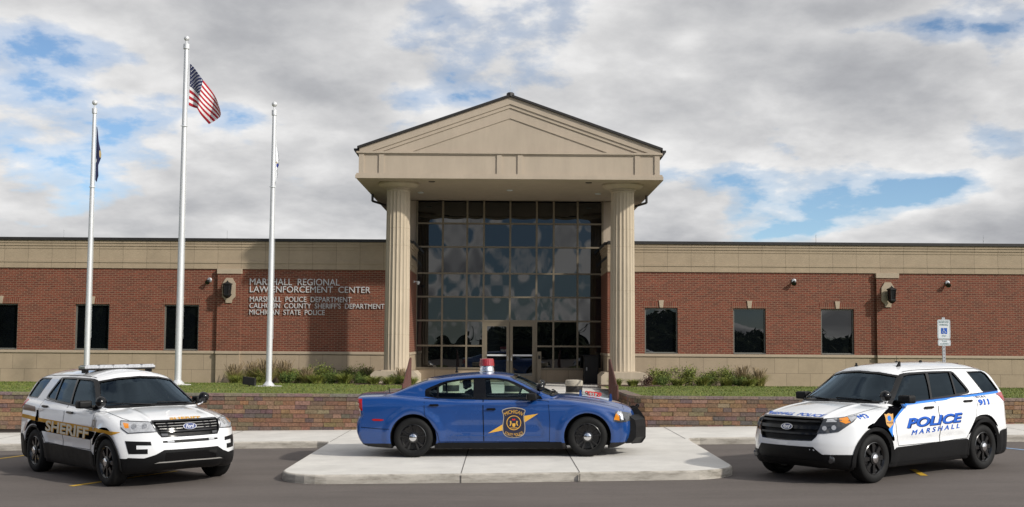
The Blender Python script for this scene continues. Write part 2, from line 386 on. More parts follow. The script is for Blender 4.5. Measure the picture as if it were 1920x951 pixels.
def inset(p, d):
    """move polygon edges inwards by d (negative = outwards)"""
    n = len(p); A = sum(p[i][0] * p[(i + 1) % n][1] - p[(i + 1) % n][0] * p[i][1] for i in range(n))
    s = 1 if A > 0 else -1; out = []
    for i in range(n):
        a, b, c = np.array(p[i - 1]), np.array(p[i]), np.array(p[(i + 1) % n])
        e1 = (b - a) / (np.linalg.norm(b - a) + 1e-9); e2 = (c - b) / (np.linalg.norm(c - b) + 1e-9)
        n1 = np.array([-e1[1], e1[0]]) * s; n2 = np.array([-e2[1], e2[0]]) * s
        m = n1 + n2; m /= (np.linalg.norm(m) + 1e-9); k = d / max(m @ n1, .4)
        out.append(tuple(b + m * k))
    return out
def GZ(x): return .015 * 60 * math.tanh(x / 60)      # the lot rises gently to the right
# ================================================================ GROUND
def grid_surface(name, xs, ys, zf, m, **k):
    xs = np.array(xs); ys = np.array(ys); nx, ny = len(xs), len(ys)
    vs = [(x, y, zf(x, y)) for y in ys for x in xs]
    fs = [(j * nx + i, j * nx + i + 1, (j + 1) * nx + i + 1, (j + 1) * nx + i) for j in range(ny - 1) for i in range(nx - 1)]
    me = bpy.data.meshes.new(name); me.from_pydata(vs, [], fs); me.update()
    return tag(link(name, me, m, None, True), **k)
gx = [-1500, -900, -400, -200] + list(range(-120, 121, 6)) + [200, 400, 900, 1500]
gy = [-1500, -900, -400, -200, -100] + list(range(-60, 61, 6)) + [100, 200, 400, 900, 1500]
grid_surface('parking_lot', gx, gy, lambda x, y: GZ(x), M['asphalt'], kind='structure')

def slab(name, outline, h0, top, m_top, m_side, nb=3, round_=.035):
    """pavement slab with a rounded kerb edge following the sloped ground; outline CCW"""
    bm = bmesh.new(); rings = []
    prof = [(0, -.05), (0, top - round_)] + [(round_ * (1 - cos(pi / 2 * i / nb)), top - round_ + round_ * sin(pi / 2 * i / nb)) for i in range(1, nb + 1)]
    for d, z in prof:
        pts = inset(outline, d) if d else outline
        rings.append([bm.verts.new((x, y, GZ(x) + z)) for x, y in pts])
    n = len(outline)
    for a, b in zip(rings, rings[1:]):
        for i in range(n): f = bm.faces.new([a[i], a[(i + 1) % n], b[(i + 1) % n], b[i]]); f.material_index = 1
    f = bm.faces.new(rings[-1]); f.material_index = 0
    bmesh.ops.triangulate(bm, faces=[f])
    bmesh.ops.recalc_face_normals(bm, faces=bm.faces)
    return obj(name, bm, [m_top, m_side])
def densify_outline(p, step=1.5):
    o = []
    for i in range(len(p)):
        a, b = p[i], p[(i + 1) % len(p)]; L = math.dist(a, b); k = max(1, int(L / step))
        o += [(a[0] + (b[0] - a[0]) * t / k, a[1] + (b[1] - a[1]) * t / k) for t in range(k)]
    return o
# sidewalk along the retaining wall plus the island where the blue car stands
def arc(cx, cy, r, a0, a1, n=7): return [(cx + r * cos(R(a0 + (a1 - a0) * i / n)), cy + r * sin(R(a0 + (a1 - a0) * i / n))) for i in range(n + 1)]
KY = 23.52
island = [(-30, KY), (-3.9, KY)] + [(-3.68, KY - .12), (-3.62, KY - .5)] + arc(-2.75, 18.32, .82, 180, 270) + [(0, 17.50)] + arc(2.80, 18.47, .85, -90, 0) + [(3.72, KY - .5), (3.78, KY - .12)] + [(4.0, KY), (30, KY), (30, 27.5), (-30, 27.5)]
side = slab('sidewalk', densify_outline(island), 0, .14, M['conc'], M['kerb']); tag(side, kind='structure')
# tooled joints in the concrete
bm = bmesh.new()
def strip(bm, a, b, w, z):
    a, b = Vector((*a, 0)), Vector((*b, 0)); d = (b - a).normalized(); n = Vector((-d.y, d.x, 0)) * w / 2
    k = max(1, int((b - a).length / 2)); prev = None
    for i in range(k + 1):
        p = a.lerp(b, i / k); cur = [bm.verts.new((q.x, q.y, GZ(q.x) + z)) for q in (p + n, p - n)]
        if prev: bm.faces.new([prev[0], prev[1], cur[1], cur[0]])
        prev = cur
for a, b in [((-.69, 17.54), (-.72, 23.5)), ((1.13, 17.54), (1.10, 23.5)), ((-3.6, 23.3), (-3.6, 26.45)), ((3.66, 23.3), (3.66, 26.45)), ((-3.55, 23.52), (3.65, 23.52))] + \
            [((x, KY + .04), (x, 26.45)) for x in (-11, -8.5, -6.1, 6.2, 8.7, 11.2, 13.7)]:
    strip(bm, a, b, .014, .1435)
tag(obj('concrete_joints', bm, M['joint']), kind='structure')
def front_joint(x): # saw cut down the kerb face
    bm = bmesh.new(); box(bm, x - .006, x + .006, 17.488, 17.53, GZ(x), GZ(x) + .115); return bm
for x in (-.69, 1.13): tag(obj('kerb_joint', front_joint(x), M['joint']), kind='structure')
# painted bay lines
def paint(name, a, b, w, m):
    bm = bmesh.new(); strip(bm, a, b, w, .005); return tag(obj(name, bm, m), kind='structure')
paint('yellow_line', (-8.3, 24.0 - .75), (-12.5, 20.1), .10, M['yellow']) if 0 else None
paint('yellow_line', (-9.45, 22.46), (-10.5, 19.78), .10, M['yellow'])
paint('yellow_line', (-5.6, 19.48), (-6.66, 17.52), .11, M['yellow'])
paint('yellow_line', (6.68, 18.72), (6.55, 17.86), .11, M['yellow'])
paint('blue_line', (9.3, 23.1), (10.6, 20.3), .11, M['bluep'])

# ================================================================ LAWN, PLAZA, RETAINING WALL
WY, WT = 26.50, .905
def lawnz(x, y): return .885 - .0125 * (y - 26.65) - .0018 * max(0, min(y, 41) - 33) ** 2 - (0 if y < 41 else .0)
plaza_half = 2.62; AX = .06
def lawn(name, x0, x1, sgn):
    # inner edge follows the return wall
    ys = np.linspace(WY + .2, 40.95, 24); bm = bmesh.new(); rows = []
    for y in ys:
        ie = AX + sgn * (2.95 + max(0, .42 * (1 - (y - WY) / 1.6)) if y < 36.6 else 4.9)
        oe = sgn * 60.; ts = [0, .02, .05, .1, .2, .35, .6, 1]
        rows.append([bm.verts.new((ie + (oe - ie) * t, y, lawnz(0, y) + .012 * sin(ie * 3 + y * 2.1 + t * 90))) for t in ts])
    for a, b in zip(rows, rows[1:]):
        for i in range(len(a) - 1): bm.faces.new([a[i], a[i + 1], b[i + 1], b[i]])
    bmesh.ops.recalc_face_normals(bm, faces=bm.faces)
    return tag(obj(name, bm, M['lawn'], smooth=True), kind='structure')
lawn('lawn', 0, 0, -1); lawn('lawn', 0, 0, 1)
# land beside and behind the building
grid_surface('field', [-1500, -300, -60, 60, 300, 1500], [66, 200, 600, 1500], lambda x, y: .62 if abs(x) > 61 else .66, M['lawn'], kind='structure')

# plaza and steps
bm = bmesh.new()
PZ = .60
prism(bm, [(AX - 2.9, 29.75), (AX + 2.9, 29.75), (AX + 2.9, 36.5), (AX + 4.85, 36.7), (AX + 4.85, 43.6), (AX - 4.85, 43.6), (AX - 4.85, 36.7), (AX - 2.9, 36.5)], 'z', .0, PZ)
tag(obj('plaza', bm, M['conc']), kind='structure')
bm = bmesh.new()
for i, (y, z) in enumerate([(28.85, .305), (29.15, .453)]):
    box(bm, AX - 2.85, AX + 2.85, y + .0, 29.75 - .001 * i, z - .16, z, bev=.01)
st = tag(obj('plaza_steps', bm, M['conc']), kind='structure')
bm = bmesh.new(); strip(bm, (AX - 2.85, 27.1), (AX + 2.85, 27.1), .012, .15)
for y in (31.5, 33.6, 35.7): 
    box(bm, AX - 2.9, AX + 2.9, y - .006, y + .006, PZ + .0, PZ + .003)
tag(obj('plaza_joints', bm, M['joint']), kind='structure')
# walk floor between the return walls
bm = bmesh.new()
prev = None
for i in range(9):
    x = AX - 2.95 + 5.9 * i / 8; cur = [bm.verts.new((x, 27.45, GZ(x) + .143)), bm.verts.new((x, 29.8, GZ(x) + .143))]
    if prev: bm.faces.new([prev[0], cur[0], cur[1], prev[1]])
    prev = cur
tag(obj('walkway', bm, M['conc']), kind='structure')

# retaining wall out of split-face blocks
M['mulch2'] = mat('wall_core_earth', (.05, .04, .035), .95)
tones = [(.225, .138, .082), (.195, .120, .075), (.17, .108, .072), (.125, .093, .075), (.14, .10, .08), (.245, .158, .098), (.205, .125, .078), (.185, .112, .068)]
def wall_path(sgn):
    p = [(sgn * 40., WY), (AX + sgn * 3.25, WY)]
    p += [(AX + sgn * (3.25 - .38 * sin(a)), WY + .55 * (1 - cos(a))) for a in np.linspace(.2, pi / 2, 6)]
    p += [(AX + sgn * 2.80, 29.9)]
    return p
def block_wall(name, sgn, label):
    path = wall_path(sgn); seg = []; L = 0
    for a, b in zip(path, path[1:]):
        l = math.dist(a, b); seg.append((L, L + l, a, b)); L += l
    def at(s):
        s = min(max(s, 0), L - 1e-6)
        for s0, s1, a, b in seg:
            if s <= s1: t = (s - s0) / (s1 - s0); return Vector((a[0] + (b[0] - a[0]) * t, a[1] + (b[1] - a[1]) * t)), Vector((b[0] - a[0], b[1] - a[1])).normalized()
    bm = bmesh.new(); cl = bm.loops.layers.float_color.new('col')
    rh = .0995
    for r in range(8 if sgn < 0 else 8):
        s = L - RNG.uniform(0, .3); z1 = WT - .062 - r * rh; z0 = z1 - rh + .002; e = L
        tone = random.choice(tones)
        while e > 0:
            ln = random.choice([.2, .28, .36]); s = e - ln
            if random.random() < .8: tone = random.choice(tones)
            c = [t * random.uniform(.85, 1.15) for t in tone]
            k = 2; outj = RNG.normal(0, .003)
            for part in range(k):
                a, b = s + ln * part / k, s + ln * (part + 1) / k
                (pa, da), (pb, db) = at(a + .003 * (part == 0)), at(b - .003 * (part == k - 1))
                na = Vector((da.y, -da.x)) * sgn * -1; nb = Vector((db.y, -db.x)) * sgn * -1
                nrm = [na, nb]
                # outward = towards the camera / the walk
                if pa.y < 26.6: na = nb = Vector((0, -1))
                else:
                    if na.x * sgn > 0: na = -na
                    if nb.x * sgn > 0: nb = -nb
                if min(a, b) < 4 and False: pass
                o = outj + RNG.normal(0, .003)
                vs = []
                for (p, n) in ((pa, na), (pb, nb)):
                    for (d, z) in ((.002, z0 + .001), (.012, z0 + .005), (.012, z1 - .006), (.002, z1 - .002)):
                        q = p + n * (d + o); vs.append(bm.verts.new((q.x, q.y, z)))
                    q = p - n * .05; vs.append(bm.verts.new((q.x, q.y, z1 - .003))); vs.append(bm.verts.new((q.x, q.y, z0 + .006)))
                A_, B_ = vs[:6], vs[6:]
                fs = [bm.faces.new([A_[i], A_[(i + 1) % 6], B_[(i + 1) % 6], B_[i]]) for i in range(6)]
                if part == 0: fs.append(bm.faces.new(A_[::-1]))
                if part == k - 1: fs.append(bm.faces.new(B_))
                for f in fs:
                    for lp in f.loops: lp[cl] = (*c, 1)
            e = s
    # cap course
    e = L
    while e > 0:
        ln = .41; a, b = max(e - ln, 0) + .003, e - .003
        (pa, da), (pb, db) = at(a), at(b)
        def outn(p, d):
            if p.y < 26.6: return Vector((0, -1))
            n = Vector((d.y, -d.x)); return n if n.x * sgn < 0 else -n
        na, nb = outn(pa, da), outn(pb, db); c = [x * random.uniform(.88, 1.12) for x in (.19, .148, .118)]
        vs = []
        for p, n in ((pa, na), (pb, nb)):
            for d, z in ((.03, WT - .06), (.03, WT), (-.27, WT), (-.27, WT - .06)):
                q = p + n * d; vs.append(bm.verts.new((q.x, q.y, z)))
        A_, B_ = vs[:4], vs[4:]
        fs = [bm.faces.new([A_[i], A_[(i + 1) % 4], B_[(i + 1) % 4], B_[i]]) for i in range(4)] + [bm.faces.new(A_[::-1]), bm.faces.new(B_)]
        for f in fs:
            for lp in f.loops: lp[cl] = (*c, 1)
        e -= ln
    bmesh.ops.recalc_face_normals(bm, faces=bm.faces)
    o = obj(name, bm, M['block']); tag(o, label, 'retaining wall')
    # solid core behind the blocks
    bm = bmesh.new(); 
    for a, b in zip(path, path[1:]):
        a, b = Vector(a), Vector(b); d = (b - a).normalized(); n = Vector((d.y, -d.x))
        if a.y < 26.55 and b.y < 26.55: n = Vector((0, 1))
        elif n.x * sgn < 0: n = -n
        q = [a + n * .02, b + n * .02, b + n * .25, a + n * .25]
        prism(bm, [tuple(v) for v in q], 'z', -.2, WT - .07)
    obj('wall_core', bm, M['mulch2'], o)
    return o
block_wall('retaining_wall', -1, 'low rust and brown block retaining wall behind the white car lettered SHERIFF')
block_wall('retaining_wall', 1, 'low rust and brown block retaining wall behind the white car lettered POLICE')

# ================================================================ BUILDING
FY, GY = 40.7, 43.5; X0, X1 = -30., 31.; RX = 3.55          # facade plane, glass plane, recess half width
BLD = empty('law_enforcement_center', (0, FY, 0), label='long single storey red brick law enforcement center with tan gabled portico', cat='building')
def P_(name, bm, m, parent=BLD, smooth=False, ang=None):
    o = obj(name, bm, m, parent); o.matrix_parent_inverse = Matrix.Translation((0, -FY, 0))
    if ang: auto_smooth(o, ang)
    return o
def PB(name, args, m, parent=BLD, bev=0.):
    bm = bmesh.new()
    for a in (args if isinstance(args[0], (list, tuple)) else [args]): box(bm, *a, bev=bev)
    o = obj(name, bm, m, parent)
    if parent is BLD: o.matrix_parent_inverse = Matrix.Translation((0, -FY, 0))
    return o
wins = [(-15.52, -14.29), (-12.33, -11.08), (-18.82, -17.57), (4.95, 6.14), (8.14, 9.31), (11.30, 12.49), (-22.0, -20.8), (22.2, 23.4), (25.5, 26.7)]
wz0, wz1 = 1.765, 3.405
ZB0, ZB1 = 1.75, 4.70            # brick zone
def wing(sgn):
    a, b = (X0, AX - RX) if sgn < 0 else (AX + RX, X1)
    # brick wall with real openings
    bm = bmesh.new(); ws = sorted(w for w in wins if a < w[0] < b)
    xs = [a] + [v for w in ws for v in w] + [b]
    for i in range(0, len(xs), 2): box(bm, xs[i], xs[i + 1], FY, FY + .3, ZB0, ZB1)
    for w in ws: box(bm, w[0], w[1], FY, FY + .3, wz1, ZB1); box(bm, w[0], w[1], FY, FY + .3, ZB0 - .002, wz0)
    P_('brick_wall', bm, M['brick'])
    xr = b if sgn < 0 else a
    PB('return_wall', (min(xr, xr - sgn * .0) - (.3 if sgn < 0 else 0), xr + (.3 if sgn > 0 else 0), FY + .3, GY + .25, ZB0, ZB1), M['brick'])
    PB('stone_base', [(a, b, FY - .02, FY + .3, .3, 1.655), (xr - (.3 if sgn < 0 else -0.), xr + (.3 if sgn > 0 else 0.), FY + .3, GY + .25, .3, 1.655)], M['stone'])
    PB('water_table', [(a, b + (.03 if sgn < 0 else 0) - (0), FY - .06, FY + .3, 1.655, ZB0), (xr - (.3 if sgn < 0 else .03), xr + (.3 if sgn > 0 else .03), FY + .3, GY + .2, 1.655, ZB0)], M['trim'], bev=.012)
    # parapet: panels, fillets, coping
    pz = [(4.70, 4.80, .045), (4.80, 4.905, .03), (4.905, 4.99, .05), (4.99, 5.40, .02), (5.40, 5.50, .035), (5.50, 5.60, .06), (5.60, 5.69, .085)]
    bm = bmesh.new()
    for z0, z1, d in pz:
        box(bm, a, b, FY - d, FY + .3, z0, z1 - .0008)
        box(bm, xr - (.3 if sgn < 0 else d - .03), xr + (.3 if sgn > 0 else d - .03), FY + .3, GY, z0, z1 - .0008)
    P_('parapet', bm, M['band'])
    PB('coping', [(a, b, FY - .13, FY + .34, 5.69, 5.80), (xr - (.34 if sgn < 0 else .09), xr + (.34 if sgn > 0 else .09), FY + .34, GY - .1, 5.69, 5.80)], M['coping'], bev=.008)
    PB('flat_roof', [(a, b, FY + .3, FY + 18, 5.2, 5.3)], M['coping'])
    PB('side_wall', [((a, a + .3) if sgn < 0 else (b - .3, b)) + (FY + .3, FY + 18, .3, 5.6)], M['brick'])
    PB('back_wall', [(a, b, FY + 18, FY + 18.3, .3, 5.6)], M['brick'])
    for w in ws:
        x0, x1 = w; cx = (x0 + x1) / 2
        fr = PB('window', [(x0, x0 + .05, FY + .08, FY + .16, wz0, wz1), (x1 - .05, x1, FY + .08, FY + .16, wz0, wz1),
                           (x0 + .05, x1 - .05, FY + .08, FY + .16, wz1 - .05, wz1), (x0 + .05, x1 - .05, FY + .08, FY + .16, wz0, wz0 + .05)], M['wframe'])
        pane('pane', x0 + .05, x1 - .05, wz0 + .05, wz1 - .05, FY + .12, fr)
        o = PB('sill', (x0 + .002, x1 - .002, FY - .015, FY + .08, wz0 - .0, wz0 + .022), M['wframe'], fr)
        PB('soldier_course', [(x0 - .05, cx - .075, FY - .006, FY + .05, wz1 + .003, wz1 + .203), (cx + .075, x1 + .05, FY - .006, FY + .05, wz1 + .003, wz1 + .203)], M['soldier'])
        bm = bmesh.new(); prism(bm, [(cx - .06, wz1 + .003), (cx + .06, wz1 + .003), (cx + .095, wz1 + .275), (cx - .095, wz1 + .275)], 'y', FY - .035, FY + .05, bev=.006)
        P_('keystone', bm, M['trim'])
def pane(name, x0, x1, z0, z1, y, parent, bulge=None, m=None):
    """one sheet of glass, bowed by a millimetre or two as sealed units are"""
    n = 10; bm = bmesh.new(); rows = []
    b = RNG.uniform(.0006, .0016) * RNG.choice([-1, 1]) if bulge is None else bulge
    for j in range(n + 1):
        rows.append([bm.verts.new((x0 + (x1 - x0) * i / n, y + b * (1 - (2 * i / n - 1) ** 2) * (1 - (2 * j / n - 1) ** 2), z0 + (z1 - z0) * j / n)) for i in range(n + 1)])
    for p, q in zip(rows, rows[1:]):
        for i in range(n): bm.faces.new([p[i], p[i + 1], q[i + 1], q[i]])
    o = obj(name, bm, m or M['glass'], parent, smooth=True)
    if parent is BLD: o.matrix_parent_inverse = Matrix.Translation((0, -FY, 0))
    return o
wing(-1); wing(1)
# pilasters, their caps and plaques
for (a, b) in [(-10.40, -9.56), (13.28, 14.07)]:
    PB('pilaster', (a, b, FY - .13, FY - .0005, ZB0, 4.52), M['brick'])
    PB('pilaster_base', [(a, b, FY - .15, FY - .0205, .3, 1.653)], M['stone'])
    PB('pilaster_cap', (a - .02, b + .02, FY - .165, FY - .0005, 4.52, 4.698), M['trim'], bev=.006); PB('pilaster_water_table', (a - .015, b + .015, FY - .19, FY - .061, 1.655, ZB0), M['trim'], bev=.006)
    cx = (a + b) / 2; h0, h1, hw, k = 3.47, 4.37, .235, .12
    bm = bmesh.new()
    prism(bm, [(cx - hw + k, h0), (cx + hw - k, h0), (cx + hw - k, h0 + .1), (cx + hw, h0 + .22), (cx + hw, h1 - .2), (cx + hw - k, h1), (cx - hw + k, h1), (cx - hw, h1 - .2), (cx - hw, h0 + .22), (cx - hw + k, h0 + .1)], 'y', FY - .175, FY - .13, bev=.008)
    P_('lantern_plaque', bm, M['trim'])
# lettering
def split_words(me, gapw):
    bm = bmesh.new(); bm.from_mesh(me); bm.verts.ensure_lookup_table(); seen = set(); isl = []
    for v in bm.verts:
        if v.index in seen: continue
        st = [v]; seen.add(v.index); grp = []
        while st:
            q = st.pop(); grp.append(q.index)
            for e_ in q.link_edges:
                w = e_.other_vert(q)
                if w.index not in seen: seen.add(w.index); st.append(w)
        xs_ = [bm.verts[i].co.x for i in grp]; isl.append((min(xs_), max(xs_), grp))
    isl.sort(key=lambda t: t[0]); words = []; end = None
    for a_, b_, g_ in isl:
        if end is None or a_ - end > gapw: words.append([])
        words[-1] += g_; end = b_ if end is None else max(end, b_)
    out_ = []
    for w in words:
        m2 = bm.copy(); m2.verts.ensure_lookup_table(); ws_ = set(w)
        bmesh.ops.delete(m2, geom=[v for v in m2.verts if v.index not in ws_], context='VERTS')
        q = bpy.data.meshes.new('word'); m2.to_mesh(q); m2.free(); out_.append(q)
    bm.free(); return out_
let = empty('wall_lettering', (-9.26, FY - .03, 3.06), label=None); let.parent = BLD; let.matrix_parent_inverse = Matrix.Translation((0, -FY, 0))
for s, x0, x1, z0, z1 in [('MARSHALL  REGIONAL', -9.265, -6.035, 4.125, 4.365), ('LAW ENFORCEMENT  CENTER', -9.258, -4.925, 3.865, 4.115 - .005),
                          ('MARSHALL  POLICE  DEPARTMENT', -9.25, -5.60, 3.525, 3.715), ("CALHOUN  COUNTY  SHERIFF'S  DEPARTMENT", -9.26, -4.43 + .02, 3.295, 3.485), ('MICHIGAN  STATE  POLICE', -9.258, -6.553, 3.062, 3.245)]:
    if s.startswith('LAW'): z1 -= .02
    me = text_mesh(s, 1., bold=.0, extrude=.04); fit_text(me, x0, x1, z0, z1)
    z = np.array([v.co.z for v in me.vertices]); zs = .012 / max(abs(z).max(), 1e-6)
    for v in me.vertices: v.co = (v.co.x, FY - .035 - v.co.z * zs, v.co.y)
    me.update()
    for w in split_words(me, .085 if z1 - z0 > .21 else .075):
        o = link('word', w, M['letter'], let); o.matrix_parent_inverse = Matrix.Translation((9.26, -(FY - .03), -3.06))
let.location = (-9.26, FY - .03, 3.06)
# lightning rods along the roof edge
for x, y in ((-16.05, 0), (-10.15, 0), (11.18, 0), (17.26, 0)):
    bm = bmesh.new(); tube(bm, [(x, FY + .1, 5.79), (x, FY + .1, 6.10)], .008, 6); lathe(bm, [(.03, 5.79), (.03, 5.82), (.01, 5.83)], 8, (x, FY + .1, 0))
    P_('lightning_rod', bm, M['galv'])

# ---- glazed entrance wall
mx = [-3.50, -2.50, -1.56, -.915, .10, 1.12, 1.775, 2.70, 3.66]; mz = [1.13, 1.985, 2.946, 3.859, 4.764, 5.784, 6.694, 7.55]
mw = .035; DL, DR = -.915, 1.12
cw = bmesh.new()
for i, x in enumerate(mx):
    z0 = 2.946 if (DL < x < DR) else (PZ if x in (DL, DR) else 1.09)
    box(cw, x - mw, x + mw, GY - .07, GY + .06, z0, 7.6)
for j, z in enumerate(mz[:-1]):
    for a, b in zip(mx, mx[1:]):
        if z < 2.9 and DL - .01 < a and b < DR + .01: continue
        box(cw, a + mw, b - mw, GY - .064, GY + .05, z - mw * .9, z + mw * .9)
MUL = P_('curtain_wall', cw, M['frame'])
for j, (z0, z1) in enumerate(zip(mz, mz[1:])):
    for a, b in zip(mx, mx[1:]):
        if z0 < 2.9 and DL - .01 < a and b < DR + .01: continue
        pane('pane', a + mw - .005, b - mw + .005, z0 + mw * .9 - .005, z1 - mw * .9 + .005, GY - .01, MUL, bulge=RNG.uniform(.0013, .0019) if z0 > 1.9 else .0005)
for a, b in ((mx[0] - .03, DL - mw), (DR + mw, mx[-1] + .03)):
    PB('entrance_base', (a, b, GY - .05, GY + .2, PZ - .1, 1.09), M['stone']); PB('entrance_sill', (a, b, GY - .10, GY + .2, 1.091, 1.125), M['frame'])
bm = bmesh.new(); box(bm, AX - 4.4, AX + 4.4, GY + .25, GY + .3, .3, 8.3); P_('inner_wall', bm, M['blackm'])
# double doors
dz1 = 2.91; mid = .10
for (a, b, s) in ((DL + mw, mid - .006, 1), (mid + .006, DR - mw, -1)):
    st = .115; zs0, zs1 = PZ + .26, dz1 - .17
    d = PB('door', [(a + .005, a + st, GY - .05, GY, PZ + .01, dz1), (b - st, b - .005, GY - .05, GY, PZ + .01, dz1), (a + st, b - st, GY - .05, GY, PZ + .01, zs0), (a + st, b - st, GY - .05, GY, zs1, dz1)], M['frame'])
    pane('glass', a + st, b - st, zs0, zs1, GY - .025, d, bulge=.0012)
    PB('push_bar', [(a + st, b - st, GY - .09, GY - .051, 1.60, 1.665)], M['alu'], d)
    hx = b - .06 if s > 0 else a + .06
    bm = bmesh.new(); tube(bm, [(hx, GY - .05, 1.43), (hx, GY - .11, 1.43), (hx, GY - .11, 1.80), (hx, GY - .05, 1.80)], .013, 8)
    tube(bm, [(hx, GY - .11, 1.43), (hx + (.11 * s * -1 if 0 else 0), GY - .11, 1.43)], .013, 8) if 0 else None
    obj('handle', bm, M['chrome'], d)
PB('door_header', (DL - mw + .002, DR + mw - .002, GY - .075, GY - .001, dz1 + .004, 2.98), M['frame'])
PB('door_operator_post', [(DR + .04, DR + .19, GY - .24, GY - .1, PZ, 1.78)], M['frame'])
PB('card_reader', [(DR + .07, DR + .16, GY - .262, GY - .241, 1.50, 1.63)], M['blackm'])

# ---- portico
PX0, PX1, PY0, PY1 = AX - 5.06, AX + 5.02, 37.5, 60.
SZ = 7.57; EZ = 8.45; AP = 10.44; gy1 = GY - .02
# side walls of the high entrance block
PB('upper_wall', [(AX - 4.4, AX - RX, gy1 + .03, gy1 + .3, 5.2, SZ), (AX + RX, AX + 4.4, gy1 + .03, gy1 + .3, 5.2, SZ), (AX - 4.4, AX - 4.15, gy1 + .3, PY1, 5.2, SZ), (AX + 4.15, AX + 4.4, gy1 + .3, PY1, 5.2, SZ),
                  (AX - RX - .001, AX - RX + .01, GY - .02, GY + .2, 5.2, SZ)], M['eifs'])
PB('jamb', [(AX - RX - .05, mx[0] - mw, GY - .06, GY + .2, .6, SZ), (mx[-1] + mw, AX + RX + .05, GY - .06, GY + .2, .6, SZ)], M['frame'])
# entablature
bm = bmesh.new()
box(bm, PX0, PX1, PY0 + .05, PY0 + .30, SZ + .004, EZ)                          # frieze face
for s in (-1, 1):
    xo = AX + s * 5.04; xa, xb = sorted((xo, xo - s * .25)); box(bm, xa, xb, PY0 + .3, PY1, SZ + .004, EZ)
P_('frieze', bm, M['eifs'])
bm = bmesh.new()
for (z0, z1, d) in ((SZ, SZ + .12, .10), (SZ + .12, SZ + .175, .07), (EZ - .075, EZ - .03, .03), (EZ - .03, EZ + .03, .075)):
    box(bm, PX0 - d, PX1 + d, PY0 - d + .05, PY0 + .05, z0, z1 - .001)
    for s in (-1, 1):
        xo = AX + s * 5.04; xa, xb = sorted((xo, xo + s * d)); box(bm, xa, xb, PY0 + .05, PY1, z0, z1 - .001)
for x in (-4.995, -4.325, -.38, .315, 4.24, 4.90):      # triglyph-like uprights
    box(bm, x, x + .17, PY0 + .012, PY0 + .05, SZ + .175, EZ - .076)
P_('frieze_moulding', bm, M['eifs'])
# soffit
bm = bmesh.new()
box(bm, PX0 + .25, PX1 - .25, PY0 + .3, GY + .3, SZ + .10, SZ + .16)
box(bm, PX0 + .02, PX1 - .02, PY0 + .07, PY0 + .62, SZ + .002, SZ + .10); box(bm, PX0 + .02, PX0 + .62, PY0 + .62, PY1, SZ + .002, SZ + .10); box(bm, PX1 - .62, PX1 - .02, PY0 + .62, PY1, SZ + .002, SZ + .10)
box(bm, PX0 + .62, PX1 - .62, PY0 + .62, GY + .3, SZ + .03, SZ + .099)
P_('soffit', bm, M['eifs'])
# recessed soffit lights
for x, y in ((-2.6, 38.3), (2.75, 38.3), (-3.2, 41.2), (.06, 40.4), (3.3, 41.2)):
    bm = bmesh.new(); lathe(bm, [(.0, SZ - .005), (.09, SZ - .005), (.11, SZ + .0), (.11, SZ + .029)], 16, (x, y, 0)); P_('downlight', bm, M['blackm'] if y < 39 else M['white_sign'])
# pediment: stepped gable
def tri(x0, x1, z0, apex, x_c=AX): return [(x0, z0), (x1, z0), (x_c, apex)]
bm = bmesh.new()
hw = 5.04; slope = .351; TOPZ = 10.355
prism(bm, [(AX - hw, EZ + .031), (AX + hw, EZ + .031), (AX + hw, TOPZ - slope * hw), (AX, TOPZ), (AX - hw, TOPZ - slope * hw)], 'y', PY0 + .08, PY0 + .35)
P_('pediment', bm, M['eifs'])
bm = bmesh.new()
def rake(bm, off0, off1, y0, y1):
    """band parallel to the rake between two offsets below the roof line, both slopes"""
    top = TOPZ; zb = EZ + .031
    for s in (-1, 1):
        def edge(off):
            x = (top - off - zb) / slope
            return [(AX + s * hw, top - off - slope * hw), (AX + s * hw, zb)] if x > hw else [(AX + s * x, zb)]
        q = [(AX, top - off0)] + edge(off0) + ([edge(off1)[0]] if len(edge(off1)) == 1 else [edge(off1)[0]]) + [(AX, top - off1)]
        if s < 0: q = q[::-1]
        prism(bm, q, 'y', y0, y1)
rake(bm, -.0, .245, PY0 + .01, PY0 + .079); rake(bm, .246, .365, PY0 + .045, PY0 + .0785)
rake(bm, .66, .72, PY0 + .05, PY0 + .078)
P_('raking_cornice', bm, M['eifs'])
# metal roof
bm = bmesh.new(); top = TOPZ
for s in (-1, 1):
    e = hw + .07
    q = [(AX, top + .085), (AX + s * e, top + .085 - slope * e), (AX + s * e, top - slope * e + .005), (AX, top + .005)]
    if s < 0: q = q[::-1]
    prism(bm, q, 'y', PY0 - .06, PY1)
    for k in range(40):
        y = PY0 + .45 + k * .5; 
        a, b = Vector((AX + s * .12, y, top + .085 - slope * .12)), Vector((AX + s * e, y, top + .085 - slope * e))
        tube(bm, [a, b], .02, 4)
P_('metal_roof', bm, M['coping'])
bm = bmesh.new(); lathe(bm, [(.13, top + .02), (.13, top + .12), (.10, top + .15), (.0, top + .16)], 8, (AX, PY0 + .05, 0)); box(bm, AX - .12, AX + .12, PY0 + .1, PY1, top + .04, top + .13)
P_('ridge_cap', bm, M['coping'])
bm = bmesh.new(); tube(bm, [(AX, PY0 + .05, top + .15), (AX, PY0 + .05, top + .52)], .007, 6); P_('lightning_rod', bm, M['galv'])
